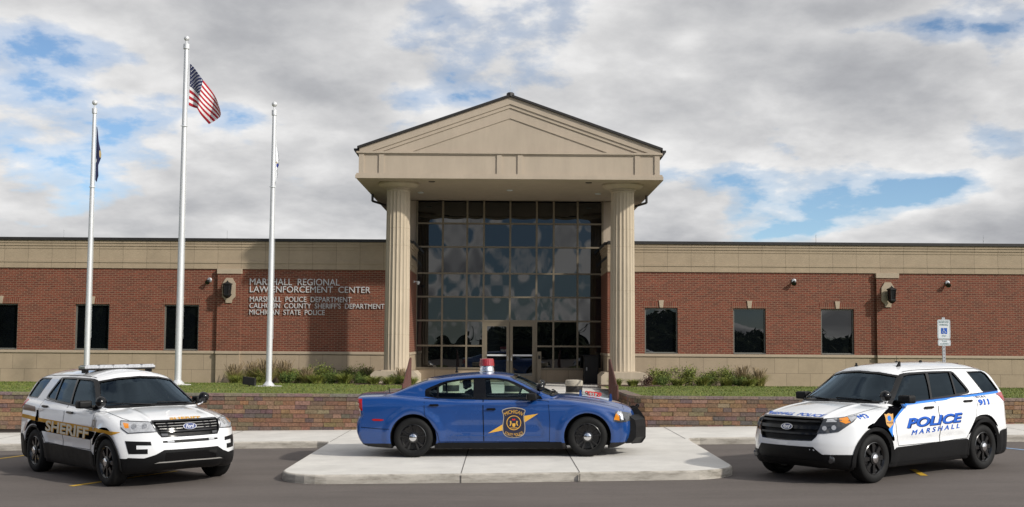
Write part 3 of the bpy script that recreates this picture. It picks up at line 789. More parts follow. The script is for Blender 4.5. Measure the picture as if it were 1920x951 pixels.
for s in (-1, 1):
    bm = bmesh.new(); xo = AX + s * 5.10
    prism(bm, [(xo, EZ - .12), (xo + s * .10, EZ + .02), (xo + s * .14, EZ + .08), (xo + s * .14, EZ + .14), (xo + s * .03, EZ + .14), (xo, EZ + .12)][::s], 'y', PY0 + .1, PY1)
    P_('gutter', bm, M['coping'])
    bm = bmesh.new(); xs_ = AX + s * 5.06
    for a, b, w in (((xs_, 41.5, 8.2), (xs_, 41.5, 7.30), .045), ((xs_, 41.5, 7.30), (AX + s * 4.46, 43.2, 7.26), .045), ((AX + s * 4.46, 43.2, 7.26), (AX + s * 4.46, 43.2, 5.8), .045)):
        tube(bm, [a, b], w, 4)
    P_('downspout', bm, M['coping'])
# columns
CYY = 38.80
def fluted(bm, cx, cy, z0, z1, r0, r1, nf=20, seg=160, nz=14, joints=()):
    rings = []
    zs = list(np.linspace(z0, z1, nz))
    for z in joints: zs += [z - .012, z - .006, z + .006, z + .012]
    zs = sorted(zs)
    for z in zs:
        t = (z - z0) / (z1 - z0); r = r0 + (r1 - r0) * (t ** 1.4)
        if any(abs(z - j) < .007 for j in joints): r -= .008
        ring = []
        for i in range(seg):
            a = 2 * pi * i / seg; ph = (i / seg * nf) % 1; d = .075 * r * max(0, sin(pi * ph)) ** .6 if .0 < ph < 1 else 0
            if t < .006 or t > .994: d *= .3
            ring.append(bm.verts.new((cx + (r - d) * cos(a), cy + (r - d) * sin(a), z)))
        rings.append(ring)
    for A_, B_ in zip(rings, rings[1:]):
        for i in range(seg): bm.faces.new([A_[i], A_[(i + 1) % seg], B_[(i + 1) % seg], B_[i]])
    bm.faces.new(rings[0][::-1]); bm.faces.new(rings[-1])
for s in (-1, 1):
    cx = .09 + s * 3.865
    bm = bmesh.new(); fluted(bm, cx, CYY, 1.165, 7.31, .432, .400, joints=(2.35, 3.9, 5.45 - .05, 6.42 - .42))
    c = P_('column', bm, M['column'], ang=28)
    bm = bmesh.new()
    lathe(bm, [(.36, 7.17), (.402, 7.30), (.42, 7.31), (.42, 7.335), (.40, 7.34), (.405, 7.36), (.45, 7.375), (.45, 7.40), (.43, 7.405), (.51, 7.42), (.60, 7.45), (.68, 7.495), (.705, 7.53), (.70, 7.566), (.70, 7.60)], 48, (cx, CYY, 0))
    cp = obj('capital', bm, M['column'], c); auto_smooth(cp, 30)
    bm = bmesh.new(); h = .79
    prism(bm, [(cx - h, .45), (cx + h, .45), (cx + h, 1.02), (cx + h - .12, 1.14), (cx - h + .12, 1.14), (cx - h, 1.02)], 'y', CYY - h, CYY + h)
    box(bm, cx - .46, cx + .46, CYY - .46, CYY + .46, 1.1405, 1.17)
    obj('plinth', bm, M['column'], c)
# dark metal cabinet in the right corner of the recess
o = B('outdoor_cabinet', [(AX + 2.83, AX + 3.36, 42.35, 42.95, PZ, 1.62), (AX + 2.80, AX + 3.38, 42.32, 42.98, 1.621, 1.66)], M['blackm'], bev=.01); tag(o, 'tall black metal cabinet in the right corner of the entrance recess', 'cabinet')
B('door_leaf', (AX + 2.87, AX + 3.32, 42.335, 42.349, PZ + .08, 1.55), M['blackm'], o); B('latch', (AX + 2.9, AX + 2.94, 42.31, 42.334, 1.1, 1.22), M['galv'], o)

# security camera on the entrance wall
def seccam(x, y, z, label, s=1):
    e = empty('security_camera', (x, y, z), label=label, cat='camera')
    bm = bmesh.new(); box(bm, -.05, .0, -.04, .04, .02, .12, bev=.01) if s > 0 else box(bm, 0, .05, -.04, .04, .02, .12, bev=.01); tube(bm, [(0, 0, .07), (s * .12, 0, .07)], .018)
    obj('bracket', bm, M['white_sign'], e)
    bm = bmesh.new(); lathe(bm, [(.02, .09), (.065, .07), (.07, .03), (.055, -.01), (.03, -.04), (0, -.05)], 20, (s * .14, 0, 0)); o = obj('dome', bm, M['white_sign'], e); auto_smooth(o)
seccam(AX - RX + .01, 42.2, 4.30, 'white security camera on the left side wall of the entrance recess')

# lanterns on the pilasters
def lantern(x, z, label):
    e = empty('wall_lantern', (x, FY - .175, z), label=label, cat='lantern', group='lanterns on the pilasters')
    bm = bmesh.new(); box(bm, -.05, .05, -.06, 0, -.12, .16, bev=.01); tube(bm, [(0, -.05, .1), (0, -.18, .12)], .02); obj('bracket', bm, M['blackm'], e)
    bm = bmesh.new(); cy = -.23
    lathe(bm, [(.0, .33), (.02, .33), (.035, .29), (.10, .255), (.19, .215), (.195, .195), (.15, .19)], 6, (0, cy, 0)); o = obj('roof', bm, M['blackm'], e)
    bm = bmesh.new(); lathe(bm, [(.15, -.20), (.155, -.16), (.12, -.24), (.05, -.29), (0, -.31)][::-1], 6, (0, cy, 0)); 
    for k in range(6):
        a = pi / 3 * k; tube(bm, [(.125 * cos(a), cy + .125 * sin(a), -.18), (.15 * cos(a), cy + .15 * sin(a), .2)], .012, 4)
    lathe(bm, [(.157, -.20), (.157, -.15)], 6, (0, cy, 0)); obj('cage', bm, M['blackm'], e)
    bm = bmesh.new(); lathe(bm, [(.112, -.17), (.138, .19)], 6, (0, cy, 0)); obj('glass', bm, M['lampglass'], e)
lantern(-9.98, 3.93, 'black hexagonal lantern on the tan plaque just left of the wall lettering')
lantern(13.73, 3.90, 'black hexagonal lantern on the tan plaque above the reserved parking sign')
# small round floodlights under the band
def flood(x, z, label):
    e = empty('wall_floodlight', (x, FY, z), label=label, cat='floodlight', group='round floodlights high on the brick wall')
    bm = bmesh.new(); lathe(bm, [(.085, -.0), (.085, -.03), (.06, -.045)], 20, axis='y'); obj('back_plate', bm, M['galv'], e)
    bm = bmesh.new(); 
    d = Vector((-.15, -.7, -.45)).normalized(); p = Vector((0, -.04, .0))
    tube(bm, [p, p + d * .06, p + d * .09, p + d * .17, p + d * .20], [.02, .03, .055, .085, .085], 16); o = obj('lamp_head', bm, M['blackm'], e); auto_smooth(o)
    bm = bmesh.new(); tube(bm, [p + d * .2005, p + d * .207], [.072, .068], 16); obj('lens', bm, M['lampglass'], e)
flood(-10.72, 4.30, 'small round floodlight on the brick left of the wall lettering and lantern')
flood(10.33, 4.40, 'small round floodlight on the brick between second and third window right of the entrance')
flood(15.88, 4.37, 'small round floodlight on the brick above and right of the parking sign')

# ================================================================ FLAGPOLES AND FLAGS
def flagpole(x, y, z0, z1, r0, r1, label):
    e = empty('flagpole', (x, y, z0), label=label, cat='flagpole', group='flagpoles on the lawn')
    H = z1 - z0
    bm = bmesh.new(); prof = [(r0, 0.)] + [(r0 + (r1 - r0) * max(0, (t - .25) / .75), H * t - (.30 if t == 1 else 0)) for t in np.linspace(.05, 1, 12)]
    lathe(bm, prof, 24); o = obj('shaft', bm, M['alu'], e); auto_smooth(o)
    bm = bmesh.new(); lathe(bm, [(r0, .03), (r0 * 1.9, .03), (r0 * 1.95, .06), (r0 * 1.3, .12), (r0, .16)], 24); o = obj('collar', bm, M['alu'], e); auto_smooth(o)
    bm = bmesh.new(); lathe(bm, [(.40, -.3), (.40, .0), (.385, .025), (.0, .03)], 32); obj('concrete_footing', bm, M['conc'], e)
    bm = bmesh.new(); lathe(bm, [(r1 * 1.25, H - .42), (r1 * 1.5, H - .41), (r1 * 1.5, H - .27), (r1 * 1.2, H - .25), (r1 * .4, H - .24), (r1 * .4, H - .15)], 20); o = obj('truck', bm, M['alu'], e); auto_smooth(o)
    bm = bmesh.new(); bmesh.ops.create_uvsphere(bm, u_segments=20, v_segments=12, radius=.082, matrix=Matrix.Translation((0, 0, H - .08))); obj('ball_finial', bm, M['chrome'] if 0 else M['alu'], e, True)
    bm = bmesh.new(); rr = r1 + .045; tube(bm, [(rr - .02, -.0, H - .33), (rr, -.01, H * .5), (r0 + .02, 0, 1.4)], .0035, 5); obj('halyard', bm, M['white_sign'], e)
    return e
def band(e, z, r):
    bm = bmesh.new(); n = 20; pts = [(r * cos(2 * pi * i / n), r * sin(2 * pi * i / n), z + .02 * sin(2 * pi * i / n)) for i in range(n + 1)]; tube(bm, pts, .012, 6); obj('flag_snap_ring', bm, M['white_sign'], e)
fpA = flagpole(-12.68, 34.3, .78, 9.46, .085, .05, 'silver flagpole with the narrow navy flag, left of the three'); band(fpA, 6.0, .085)
fpB = flagpole(-9.92, 34.3, .78, 11.48, .10, .062, 'tallest silver flagpole, carrying the stars and stripes'); band(fpB, 7.9, .10)
fpC = flagpole(-6.97, 33.3, .79, 9.24, .085, .05, 'silver flagpole in front of the wall lettering, carrying the white flag'); band(fpC, 5.9, .085)

def flag_mesh(name, Pf, nu, nv, m):
    me = bpy.data.meshes.new(name); vs = []; fs = []; uv = []
    for j in range(nv + 1):
        for i in range(nu + 1): vs.append(Pf(i / nu, j / nv))
    for j in range(nv):
        for i in range(nu): fs.append((j * (nu + 1) + i, j * (nu + 1) + i + 1, (j + 1) * (nu + 1) + i + 1, (j + 1) * (nu + 1) + i))
    me.from_pydata(vs, [], fs); l = me.uv_layers.new(name='UVMap')
    for lp in me.loops:
        k = lp.vertex_index; l.data[lp.index].uv = ((k % (nu + 1)) / nu, (k // (nu + 1)) / nv)
    me.update(); o = link(name, me, m, None, True)
    so_ = o.modifiers.new('s', 'SOLIDIFY'); so_.thickness = .0015; return o
def us_flag(N, b, tc):
    sp = N('ShaderNodeSeparateXYZ', {0: tc.outputs['UV']}); u, v = sp.outputs[0], sp.outputs[1]
    st = N.math('MODULO', N.math('FLOOR', N.math('MULTIPLY', v, 13.0)), 2.0)          # 0 red,1 white
    stripes = N.mix(st, (.38, .008, .02), (.74, .74, .74))
    can = N.math('MULTIPLY', N.math('LESS_THAN', u, .40), N.math('GREATER_THAN', v, 6 / 13))
    # staggered rows of stars
    uu = N.math('MULTIPLY', u, 6.0 / .40); vv = N.math('MULTIPLY', N.math('SUBTRACT', v, 6 / 13), 5.0 * 13 / 7)
    def stars(du, dv):
        a = N.math('SUBTRACT', N.math('FRACT', N.math('ADD', uu, du)), .5); c = N.math('SUBTRACT', N.math('FRACT', N.math('ADD', vv, dv)), .5)
        c = N.math('MULTIPLY', c, .75)
        r = N.math('SQRT', N.math('ADD', N.math('MULTIPLY', a, a), N.math('MULTIPLY', c, c)))
        th = N.math('ARCTAN2', c, a); k = N.math('MULTIPLY', N.math('COSINE', N.math('MULTIPLY', N.math('SUBTRACT', th, pi / 2), 5.0)), .07)
        return N.math('LESS_THAN', r, N.math('ADD', .13, N.math('MULTIPLY', k, .7)))
    s = N.math('MAXIMUM', stars(0, 0), stars(.5, .5))
    cc = N.mix(s, (.012, .018, .075), (.75, .75, .75))
    N.link(N.mix(can, stripes, cc), b.inputs['Base Color'])
mfl = mat('stars_and_stripes', (.5, .5, .5), .8, fn=us_flag)
XB, YB, ZT = -9.92 + .115, 34.3, 10.62
def usf(u, v):
    # top edge falls away diagonally, the lower fly hangs back in folds
    s = u * 1.0
    topx = 1.02 * s ** .92 if s < 1 else 1.02; topz = -1.45 * s ** 1.12
    botx = .62 * s; botz = -1.30 - .25 * s - .42 * max(0, s - .45) ** 1.1
    x = topx * v + botx * (1 - v); z = topz * v + botz * (1 - v)
    z += -.10 * sin(pi * v) * s * .6
    x += .05 * sin(7 * u + 3 * v) * u + .13 * sin(pi * v) * s ** 2
    fold = .30 * sin(u * 9.0 + v * 2.2) * (.25 + .75 * u) * (1.15 - v * .55)
    if v < .35 and u > .55: z -= .22 * (u - .55) * (1 - v / .35) ; x -= .10 * (u - .55) * (1 - v / .35)
    return (XB + x, YB + fold * .55, ZT + z)
us = flag_mesh('flag', usf, 60, 36, mfl); tag(us, 'red, white and blue stars and stripes flag on the tallest pole', 'flag')
def fab(col2, spots):
    def f(N, b, tc):
        sp = N('ShaderNodeSeparateXYZ', {0: tc.outputs['UV']}); c = col2
        for (cu, cv, ru, rv, col) in spots:
            d = N.math('ADD', N.math('POWER', N.math('DIVIDE', N.math('SUBTRACT', sp.outputs[0], cu), ru), 2.0), N.math('POWER', N.math('DIVIDE', N.math('SUBTRACT', sp.outputs[1], cv), rv), 2.0))
            c = N.mix(N.math('LESS_THAN', d, 1.0), c, col)
        N.link(c, b.inputs['Base Color'])
    return f
mna = mat('navy_cloth', (.01, .015, .06), .8, fn=fab((.010, .014, .055), [(.86, .50, .20, .07, (.45, .34, .16)), (.2, .36, .12, .04, (.5, .5, .48))]))
mwh = mat('white_cloth', (.7, .7, .72), .8, fn=fab((.85, .86, .88), [(.62, .40, .34, .05, (.04, .06, .28)), (.30, .455, .26, .025, (.45, .36, .22)), (.6, .28, .25, .008, (.3, .3, .32))]))
def hang(XB, YB, ZT, L, wmax, w0, seed, dz=0):
    def f(u, v):
        t = 1 - v
        w = wmax * (min(1, (t + .02) / .52) if t < .58 else 1 - .38 * min(1, (t - .58) / .12) if t < .9 else .62 - (t - .9) * 3.2)
        x = w * u + .010 * sin(14 * t + seed) * u
        y = .02 * sin(u * 6 + seed + t * 3) * u
        return (XB + x, YB + y, ZT - L * t - .06 * u * t - .03 * u * (1 if t > .95 else 0))
    return f
f1 = flag_mesh('flag', hang(-12.68 + .075, 34.3, 8.63, 1.62, .155, 0, 1.), 30, 40, mna); tag(f1, 'navy blue flag with a pale crest hanging furled down its pole', 'flag')
f2 = flag_mesh('flag', hang(-6.97 + .062, 33.3, 8.10, 1.25, .125, 0, 2.6), 30, 40, mwh); tag(f2, 'white flag with a blue and gold crest hanging furled down its pole', 'flag')
# ground spotlight beside the right pole
e = empty('ground_spotlight', (-7.42, 32.8, .78), label='black box spotlight on the lawn at the foot of the white-flag pole', cat='spotlight')
bm = bmesh.new(); prism(bm, [(-.17, .10), (.17, .06), (.17, .28), (-.17, .32)], 'y', -.14, .12, bev=.012); obj('housing', bm, M['blackm'], e)
bm = bmesh.new(); tube(bm, [(0, 0, -.1), (0, 0, .07)], .02); box(bm, -.07, .07, -.05, .05, -.02, .02); obj('stake', bm, M['blackm'], e)

# ================================================================ ENTRANCE FURNITURE
def bollard(x, label):
    e = empty('bollard', (x, 30.35, PZ), label=label, cat='bollard', group='round concrete bollards across the plaza')
    bm = bmesh.new(); lathe(bm, [(.235, .0), (.235, .215), (.215, .225), (.215, .385), (.235, .395), (.235, .51), (.225, .53), (.19, .545), (0, .555)], 40); o = obj('shaft', bm, M['bconc'], e); auto_smooth(o, 40)
    bm = bmesh.new(); lathe(bm, [(.2165, .227), (.2215, .235), (.2215, .375), (.2165, .383)], 40); o = obj('dark_band', bm, M['slot'], e); auto_smooth(o)
M['bconc'] = mat('bollard_concrete', (.4, .36, .29), .9, fn=lambda N, b, t: concrete(N, b, t, (.40, .36, .29))); M['slot'] = mat('slot_dark', (.014, .012, .011), .7, noise=.2)
bollard(1.80, 'round concrete bollard with a dark band, beyond the blue car\'s windscreen'); bollard(.16, 'round concrete bollard seen through the front door window of the blue car'); bollard(-1.49, 'round concrete bollard seen through the rear door window of the blue car')
def handrail(x, label):
    e = empty('handrail', (x, 29.7, PZ), label=label, cat='handrail', group='brown handrails beside the steps')
    bm = bmesh.new(); zt = 1.10; L0, L1 = .0, -1.75; zl = .50
    def top(y): return zt + (y - L0) / (L1 - L0) * (zl - zt)
    tube(bm, [(0, .18, zt), (0, L0, zt), (0, L1, top(L1)), (0, L1 - .28, top(L1) - .0), (0, L1 - .30, top(L1) - .35)], .024, 8); obj('top_rail', bm, M['rail'], e)
    bm = bmesh.new(); tube(bm, [(0, .15, .10), (0, L0, .10), (0, -.6, -.12), (0, L1 - .02, -.36)], .018, 8); obj('bottom_rail', bm, M['rail'], e)
    for y in (.15, -1.0, L1): 
        bm = bmesh.new(); tube(bm, [(0, y, -.45 if y < -.5 else -.02), (0, y, zt if y > 0 else top(y))], .024, 8); obj('post', bm, M['rail'], e)
    bm = bmesh.new()
    for k in range(19):
        y = .05 - k * .11; tube(bm, [(0, y, .10 + (0 if y > 0 else y * .22)), (0, y, min(zt, top(y)))], .010, 6)
    obj('balusters', bm, M['rail'], e)
handrail(2.70, 'brown metal handrail right of the steps, in front of the right column'); handrail(-2.53, 'brown metal handrail left of the steps, in front of the left column')

# parking sign
e = empty('parking_sign', (10.42, 27.0, .9), label='reserved parking sign with blue wheelchair symbol on a galvanised post', cat='sign')
o = B('post', [(-.035, .035, -.02, .02, -.95, 1.90)], M['galv'], e)
bm = bmesh.new(); 
for k in range(22): box(bm, -.008, .008, -.0215, -.0201, .05 + k * .08, .075 + k * .08)
obj('hole_row', bm, M['blackm'], o)
def plate(name, x0, x1, z0, z1, r=.035):
    pts = []
    for cx, cz, a in ((x1 - r, z0 + r, -90), (x1 - r, z1 - r, 0), (x0 + r, z1 - r, 90), (x0 + r, z0 + r, 180)): pts += arc(cx, cz, r, a, a + 90, 5)
    bm = bmesh.new(); prism(bm, pts, 'y', -.03, -.023); p = obj(name, bm, M['white_sign'], e)
    ring = shape_mesh([inset(pts, .012), inset(pts, .018)])
    for v in ring.vertices: v.co = (v.co.x, -.0315, v.co.y)
    link('border', ring, M['sign_green'], p); return p
pA = plate('sign_plate', -.15, .155, 1.385, 1.845); pB = plate('sign_plate', -.145, .16, 1.222, 1.372)
def sign_text(s, x0, x1, z0, z1, p, m=M['sign_green'], bold=.01):
    me = fit_text(text_mesh(s, 1, bold=bold), x0, x1, z0, z1)
    for v in me.vertices: v.co = (v.co.x, -.0325, v.co.y)
    return link('lettering', me, m, p)
sign_text('RESERVED', -.115, .12, 1.765, 1.81, pA); sign_text('PARKING', -.10, .105, 1.70, 1.745, pA); sign_text('ONLY', -.05, .06, 1.44, 1.475, pA)
sign_text('VAN', -.045, .06, 1.31, 1.345, pB); sign_text('ACCESSIBLE', -.10, .11, 1.255, 1.285, pB)
B('blue_square', (-.068, .078, -.0325, -.031, 1.505, 1.645), M['sign_blue'], pA)
bm = bmesh.new()
tube(bm, [(-.012, -.034, 1.615), (-.010, -.034, 1.575), (.022, -.034, 1.573), (.040, -.034, 1.535), (.055, -.034, 1.538)], .006, 6)
tube(bm, [(-.008, -.034, 1.595), (.018, -.034, 1.595)], .005, 6)
tube(bm, [(.0 + .034 * cos(a), -.034, 1.552 + .034 * sin(a)) for a in np.linspace(R(130), R(330), 12)], .005, 6)
bmesh.ops.create_uvsphere(bm, u_segments=10, v_segments=6, radius=.011, matrix=Matrix.Translation((-.013, -.034, 1.627)))
obj('wheelchair_symbol', bm, M['white_sign'], pA)

# ================================================================ PLANTING
def blades(n, h, spread, lean, w, cols, seeds=0, seedcol=(.24, .18, .10), seed=1, droop=.5):
    """clump of arching grass blades"""
    rg = np.random.default_rng(seed); vs = []; fs = []; cs = []
    for k in range(n):
        a = rg.uniform(0, 2 * pi); r0 = spread * .35 * sqrt(rg.uniform()); hh = h * rg.uniform(.55, 1.0); ln = lean * rg.uniform(.2, 1.0)
        dx, dy = cos(a), sin(a); bx, by = r0 * cos(a + rg.normal(0, .8)), r0 * sin(a + rg.normal(0, .8)); ta = rg.uniform(0, 2 * pi); wx, wy = cos(ta) * w / 2, sin(ta) * w / 2
        base = len(vs); c = np.array(cols[rg.integers(len(cols))]) * rg.uniform(.7, 1.25); m = 4; isd = k < seeds
        for j in range(m + 1):
            t = j / m; z = hh * (t - droop * .35 * t * t * (0 if isd else 1)) * (1.25 if isd else 1); o = ln * t * t * (.5 if isd else 1); ww = (1 - t * .85) if not isd else (.35 if t < .7 else 1.6)
            vs += [(bx + dx * o - wx * ww, by + dy * o - wy * ww, z), (bx + dx * o + wx * ww, by + dy * o + wy * ww, z)]
        for j in range(m):
            fs.append((base + 2 * j, base + 2 * j + 1, base + 2 * j + 3, base + 2 * j + 2)); cs.append(np.array(seedcol) * rg.uniform(.7, 1.3) if (isd and j >= m - 2) else c)
    return vs, fs, cs
def shrub(n, h, rad, leaf, cols, seed=1):
    rg = np.random.default_rng(seed); vs = []; fs = []; cs = []
    nb = 9; br = []
    for k in range(nb):
        a = rg.uniform(0, 2 * pi); q = rg.uniform(.2, 1); br.append((rad * q * cos(a), rad * q * sin(a), h * rg.uniform(.55, 1.0)))
    for k in range(n):
        bx, by, bh = br[rg.integers(nb)]; t = rg.uniform(.12, 1) ** .7
        p = np.array([bx * t, by * t, bh * t]) + rg.normal(0, 1, 3) * np.array([.09, .09, .06]) * (h / .6)
        p[2] = max(p[2], .02); d = rg.normal(0, 1, 3); d /= np.linalg.norm(d); u = np.cross(d, rg.normal(0, 1, 3)); u /= np.linalg.norm(u)
        L = leaf * rg.uniform(.6, 1.3); b = len(vs); vs += [tuple(p), tuple(p + d * L * .5 + u * L * .28), tuple(p + d * L), tuple(p + d * L * .5 - u * L * .28)]
        fs.append((b, b + 1, b + 2, b + 3)); cs.append(np.array(cols[rg.integers(len(cols))]) * rg.uniform(.65, 1.3))
    return vs, fs, cs
def plant_mesh(name, data):
    vs, fs, cs = data; me = bpy.data.meshes.new(name); me.from_pydata([tuple(v) for v in vs], [], fs)
    at = me.color_attributes.new('col', 'FLOAT_COLOR', 'CORNER'); arr = np.ones((len(me.loops), 4), np.float32)
    k = 0
    for f, c in zip(fs, cs):
        arr[k:k + len(f), :3] = c; k += len(f)
    at.data.foreach_set('color', arr.ravel()); me.materials.append(M['leaf']); return me
G1 = [(.15, .19, .03), (.20, .23, .035), (.26, .26, .06), (.09, .12, .022)]; G2 = [(.34, .30, .09), (.26, .28, .06), (.40, .33, .13), (.17, .22, .04)]
DK = [(.055, .10, .02), (.08, .135, .025), (.12, .17, .03)]; OL = [(.14, .17, .035), (.19, .205, .045), (.085, .11, .03)]; RD = [(.09, .035, .03), (.06, .03, .025), (.10, .06, .03)]
kinds = {
 'ornamental_grass': [plant_mesh('ornamental_grass', blades(760, .66, .42, .46, .014, G2, 120, seed=s)) for s in (1, 2)],
 'daylily_clump': [plant_mesh('daylily_clump', blades(420, .44, .40, .36, .022, G1, 0, seed=s, droop=.8)) for s in (3, 4)],
 'leafy_shrub': [plant_mesh('leafy_shrub', shrub(2600, .62, .38, .05, OL + G1[:2], seed=s)) for s in (5, 6)],
 'dark_shrub': [plant_mesh('dark_shrub', shrub(1900, .42, .30, .045, DK + OL[:1], seed=s)) for s in (7, 8)],
 'red_shrub': [plant_mesh('red_shrub', shrub(700, .30, .2, .045, RD, seed=9))],
}
adj = {'ornamental_grass': 'wispy tan-tipped grass clump', 'daylily_clump': 'low bright green strap-leaved clump', 'leafy_shrub': 'tall olive leafy shrub', 'dark_shrub': 'dark green rounded shrub', 'red_shrub': 'small dark red shrub'}
ordn = ['first', 'second', 'third', 'fourth', 'fifth', 'sixth', 'seventh', 'eighth', 'ninth', 'tenth', 'eleventh', 'twelfth']
def bed(name_side, items, where):
    cnt = {}
    tot = {}
    for k, *_ in items: tot[k] = tot.get(k, 0) + 1
    for k, x, y, s in items:
        i = cnt.get(k, 0); cnt[k] = i + 1
        me = kinds[k][i % len(kinds[k])]
        o = bpy.data.objects.new(k, me); COL.objects.link(o); o.location = (x, y, lawnz(0, y) - .01); o.rotation_euler = (0, 0, random.uniform(0, 6)); o.scale = (s, s, s * random.uniform(.88, 1.06))
        lab = (ordn[i] + ' ' if tot[k] > 1 else '') + adj[k] + (' from the left' if tot[k] > 1 else '') + ' in the bed ' + where
        tag(o, lab, 'shrub' if 'shrub' in k else 'grass clump', ('plants in the bed ' + where))
L_ = [('ornamental_grass', -9.55, 39.9, .95), ('ornamental_grass', -8.95, 40.1, 1.1), ('ornamental_grass', -8.4, 39.8, 1.15), ('ornamental_grass', -7.85, 40.1, 1.05), ('daylily_clump', -9.3, 39.2, .9), ('daylily_clump', -8.6, 39.3, .8),
      ('leafy_shrub', -7.35, 40.1, 1.05), ('dark_shrub', -7.6, 39.3, .9), ('ornamental_grass', -6.95, 39.5, .8), ('leafy_shrub', -6.45, 40.1, 1.15), ('daylily_clump', -6.6, 39.2, 1.1), ('dark_shrub', -6.05, 39.4, 1.0), ('leafy_shrub', -5.65, 40.0, .95),
      ('daylily_clump', -5.6, 39.2, 1.15), ('leafy_shrub', -5.05, 40.0, 1.05), ('dark_shrub', -5.1, 39.3, 1.05), ('ornamental_grass', -4.85, 40.0, .75), ('daylily_clump', -4.55, 39.1, .9), ('dark_shrub', -4.75, 37.6, .75), ('daylily_clump', -4.35, 37.1, 1.0), ('daylily_clump', -3.85, 37.1, .95), ('dark_shrub', -3.6, 37.3, .9), ('ornamental_grass', -3.45, 37.3, .72), ('daylily_clump', -3.15, 37.0, 1.0)]
Rr = [('daylily_clump', 3.55, 36.9, .85), ('daylily_clump', 4.1, 36.9, .8), ('red_shrub', 4.5, 36.9, 1.1), ('leafy_shrub', 5.45, 40.0, 1.2), ('daylily_clump', 5.0, 39.2, .9), ('dark_shrub', 5.35, 39.2, .9), ('daylily_clump', 5.9, 39.2, 1.05), ('leafy_shrub', 6.35, 40.0, 1.1), ('dark_shrub', 6.9, 39.4, .9),
      ('leafy_shrub', 7.2, 40.1, 1.05), ('daylily_clump', 6.75, 39.2, 1.1), ('daylily_clump', 7.6, 39.3, 1.05), ('leafy_shrub', 7.75, 40.0, 1.0), ('dark_shrub', 7.95, 39.3, .95), ('ornamental_grass', 8.3, 39.9, .95), ('ornamental_grass', 8.8, 39.6, .9), ('daylily_clump', 8.35, 39.1, 1.0)]
bed('l', L_, 'left of the entrance'); bed('r', Rr, 'right of the entrance')
# mulch under the beds
for name, x0, x1 in (('mulch_bed', -9.9, -4.7), ('mulch_bed', 4.85, 9.1)):
    bm = bmesh.new(); n = 24; pts = [(x0 + (x1 - x0) * i / n, 38.75 + .12 * sin(i * 1.3)) for i in range(n + 1)] + [(x1, 40.65), (x0, 40.65)]
    bm.faces.new([bm.verts.new((x, y, lawnz(0, y) + .02)) for x, y in pts]); tag(obj(name, bm, M['mulch']), kind='structure')
for s in (-1, 1):
    bm = bmesh.new(); pts = [(AX + s * 2.97, 36.2), (AX + s * 5.0, 36.4), (AX + s * 5.0, 37.85), (AX + s * 2.97, 37.85)][::s]
    bm.faces.new([bm.verts.new((x, y, PZ + .145)) for x, y in pts]); tag(obj('mulch_bed', bm, M['mulch']), kind='structure')
# grass blades on the lawn
def lawn_blades():
    rg = np.random.default_rng(3); n = 42000
    y = 26.75 + (rg.uniform(0, 1, n) ** 1.0) * 12.4; sg = rg.choice([-1, 1], n); x = sg * rg.uniform(3.1, 20, n) + AX
    keep = ~((y > 38.6) & (np.abs(x) < 9.2)) & ~((y > 36.1) & (np.abs(x - AX) < 5.05)); x, y = x[keep], y[keep]; n = len(x)
    h = rg.uniform(.015, .045, n); a = rg.uniform(0, 2 * pi, n); w = .012
    z = .885 - .0125 * (y - 26.65) - .0018 * np.maximum(0, y - 33) ** 2
    V = np.zeros((n, 3, 3)); V[:, 0] = np.c_[x - np.cos(a) * w, y - np.sin(a) * w, z]; V[:, 1] = np.c_[x + np.cos(a) * w, y + np.sin(a) * w, z]
    V[:, 2] = np.c_[x + rg.normal(0, .02, n), y + rg.normal(0, .02, n), z + h]
    me = bpy.data.meshes.new('grass'); me.from_pydata(V.reshape(-1, 3).tolist(), [], np.arange(3 * n).reshape(-1, 3).tolist())
    at = me.color_attributes.new('col', 'FLOAT_COLOR', 'CORNER'); c = np.array([(.095, .14, .018), (.13, .165, .022), (.19, .19, .045), (.075, .11, .016)])[rg.integers(0, 4, n)] * rg.uniform(.8, 1.2, (n, 1))
    at.data.foreach_set('color', np.c_[np.repeat(c, 3, 0), np.ones(3 * n)].astype(np.float32).ravel()); tag(link('grass', me, M['leaf']), kind='stuff')
lawn_blades()

# ================================================================ BEHIND THE CAMERA (seen in the glass)
def treeline():
    rg = np.random.default_rng(11); vs = []; fs = []
    for k in range(260):
        x = rg.uniform(-150, 150); y = -72 + rg.normal(0, 5)
        h = 3.1 + 1.0 * sin(x * .09) + .9 * sin(x * .31 + 1) + rg.uniform(-.6, .9)
        if x < -17: h += 12
        if x < -17 and x > -22: h -= 5
        h = max(h, 2.5)
        for _ in range(int(260 + h * 130)):
            t = rg.uniform(0, 1); p = np.array([x + rg.normal(0, 2.3) * (1.2 - t), y + rg.normal(0, 2), h * t]); s = rg.uniform(.2, .5)
            b = len(vs); q = rg.normal(0, 1, (3, 3)) * s; vs += [tuple(p + q[i]) for i in range(3)]; fs.append((b, b + 1, b + 2))
    me = bpy.data.meshes.new('far_trees'); me.from_pydata(vs, [], fs); return tag(link('far_trees', me, mat('far_leaf', (.03, .045, .015), .9, noise=.3)), kind='stuff')
treeline()
e = empty('utility_pole', (22.6, -55, .2), label='wooden utility pole with two crossarms across the road behind the camera', cat='utility pole')
bm = bmesh.new(); tube(bm, [(0, 0, -.5), (0, 0, 10.5)], [.17, .11], 10); obj('shaft', bm, mat('pole_wood', (.09, .06, .04), .9, noise=.3), e)
for z in (9.6, 7.6):
    B('crossarm', (-1.6, 1.6, -.06, .06, z, z + .14), MATS['pole_wood'], e)
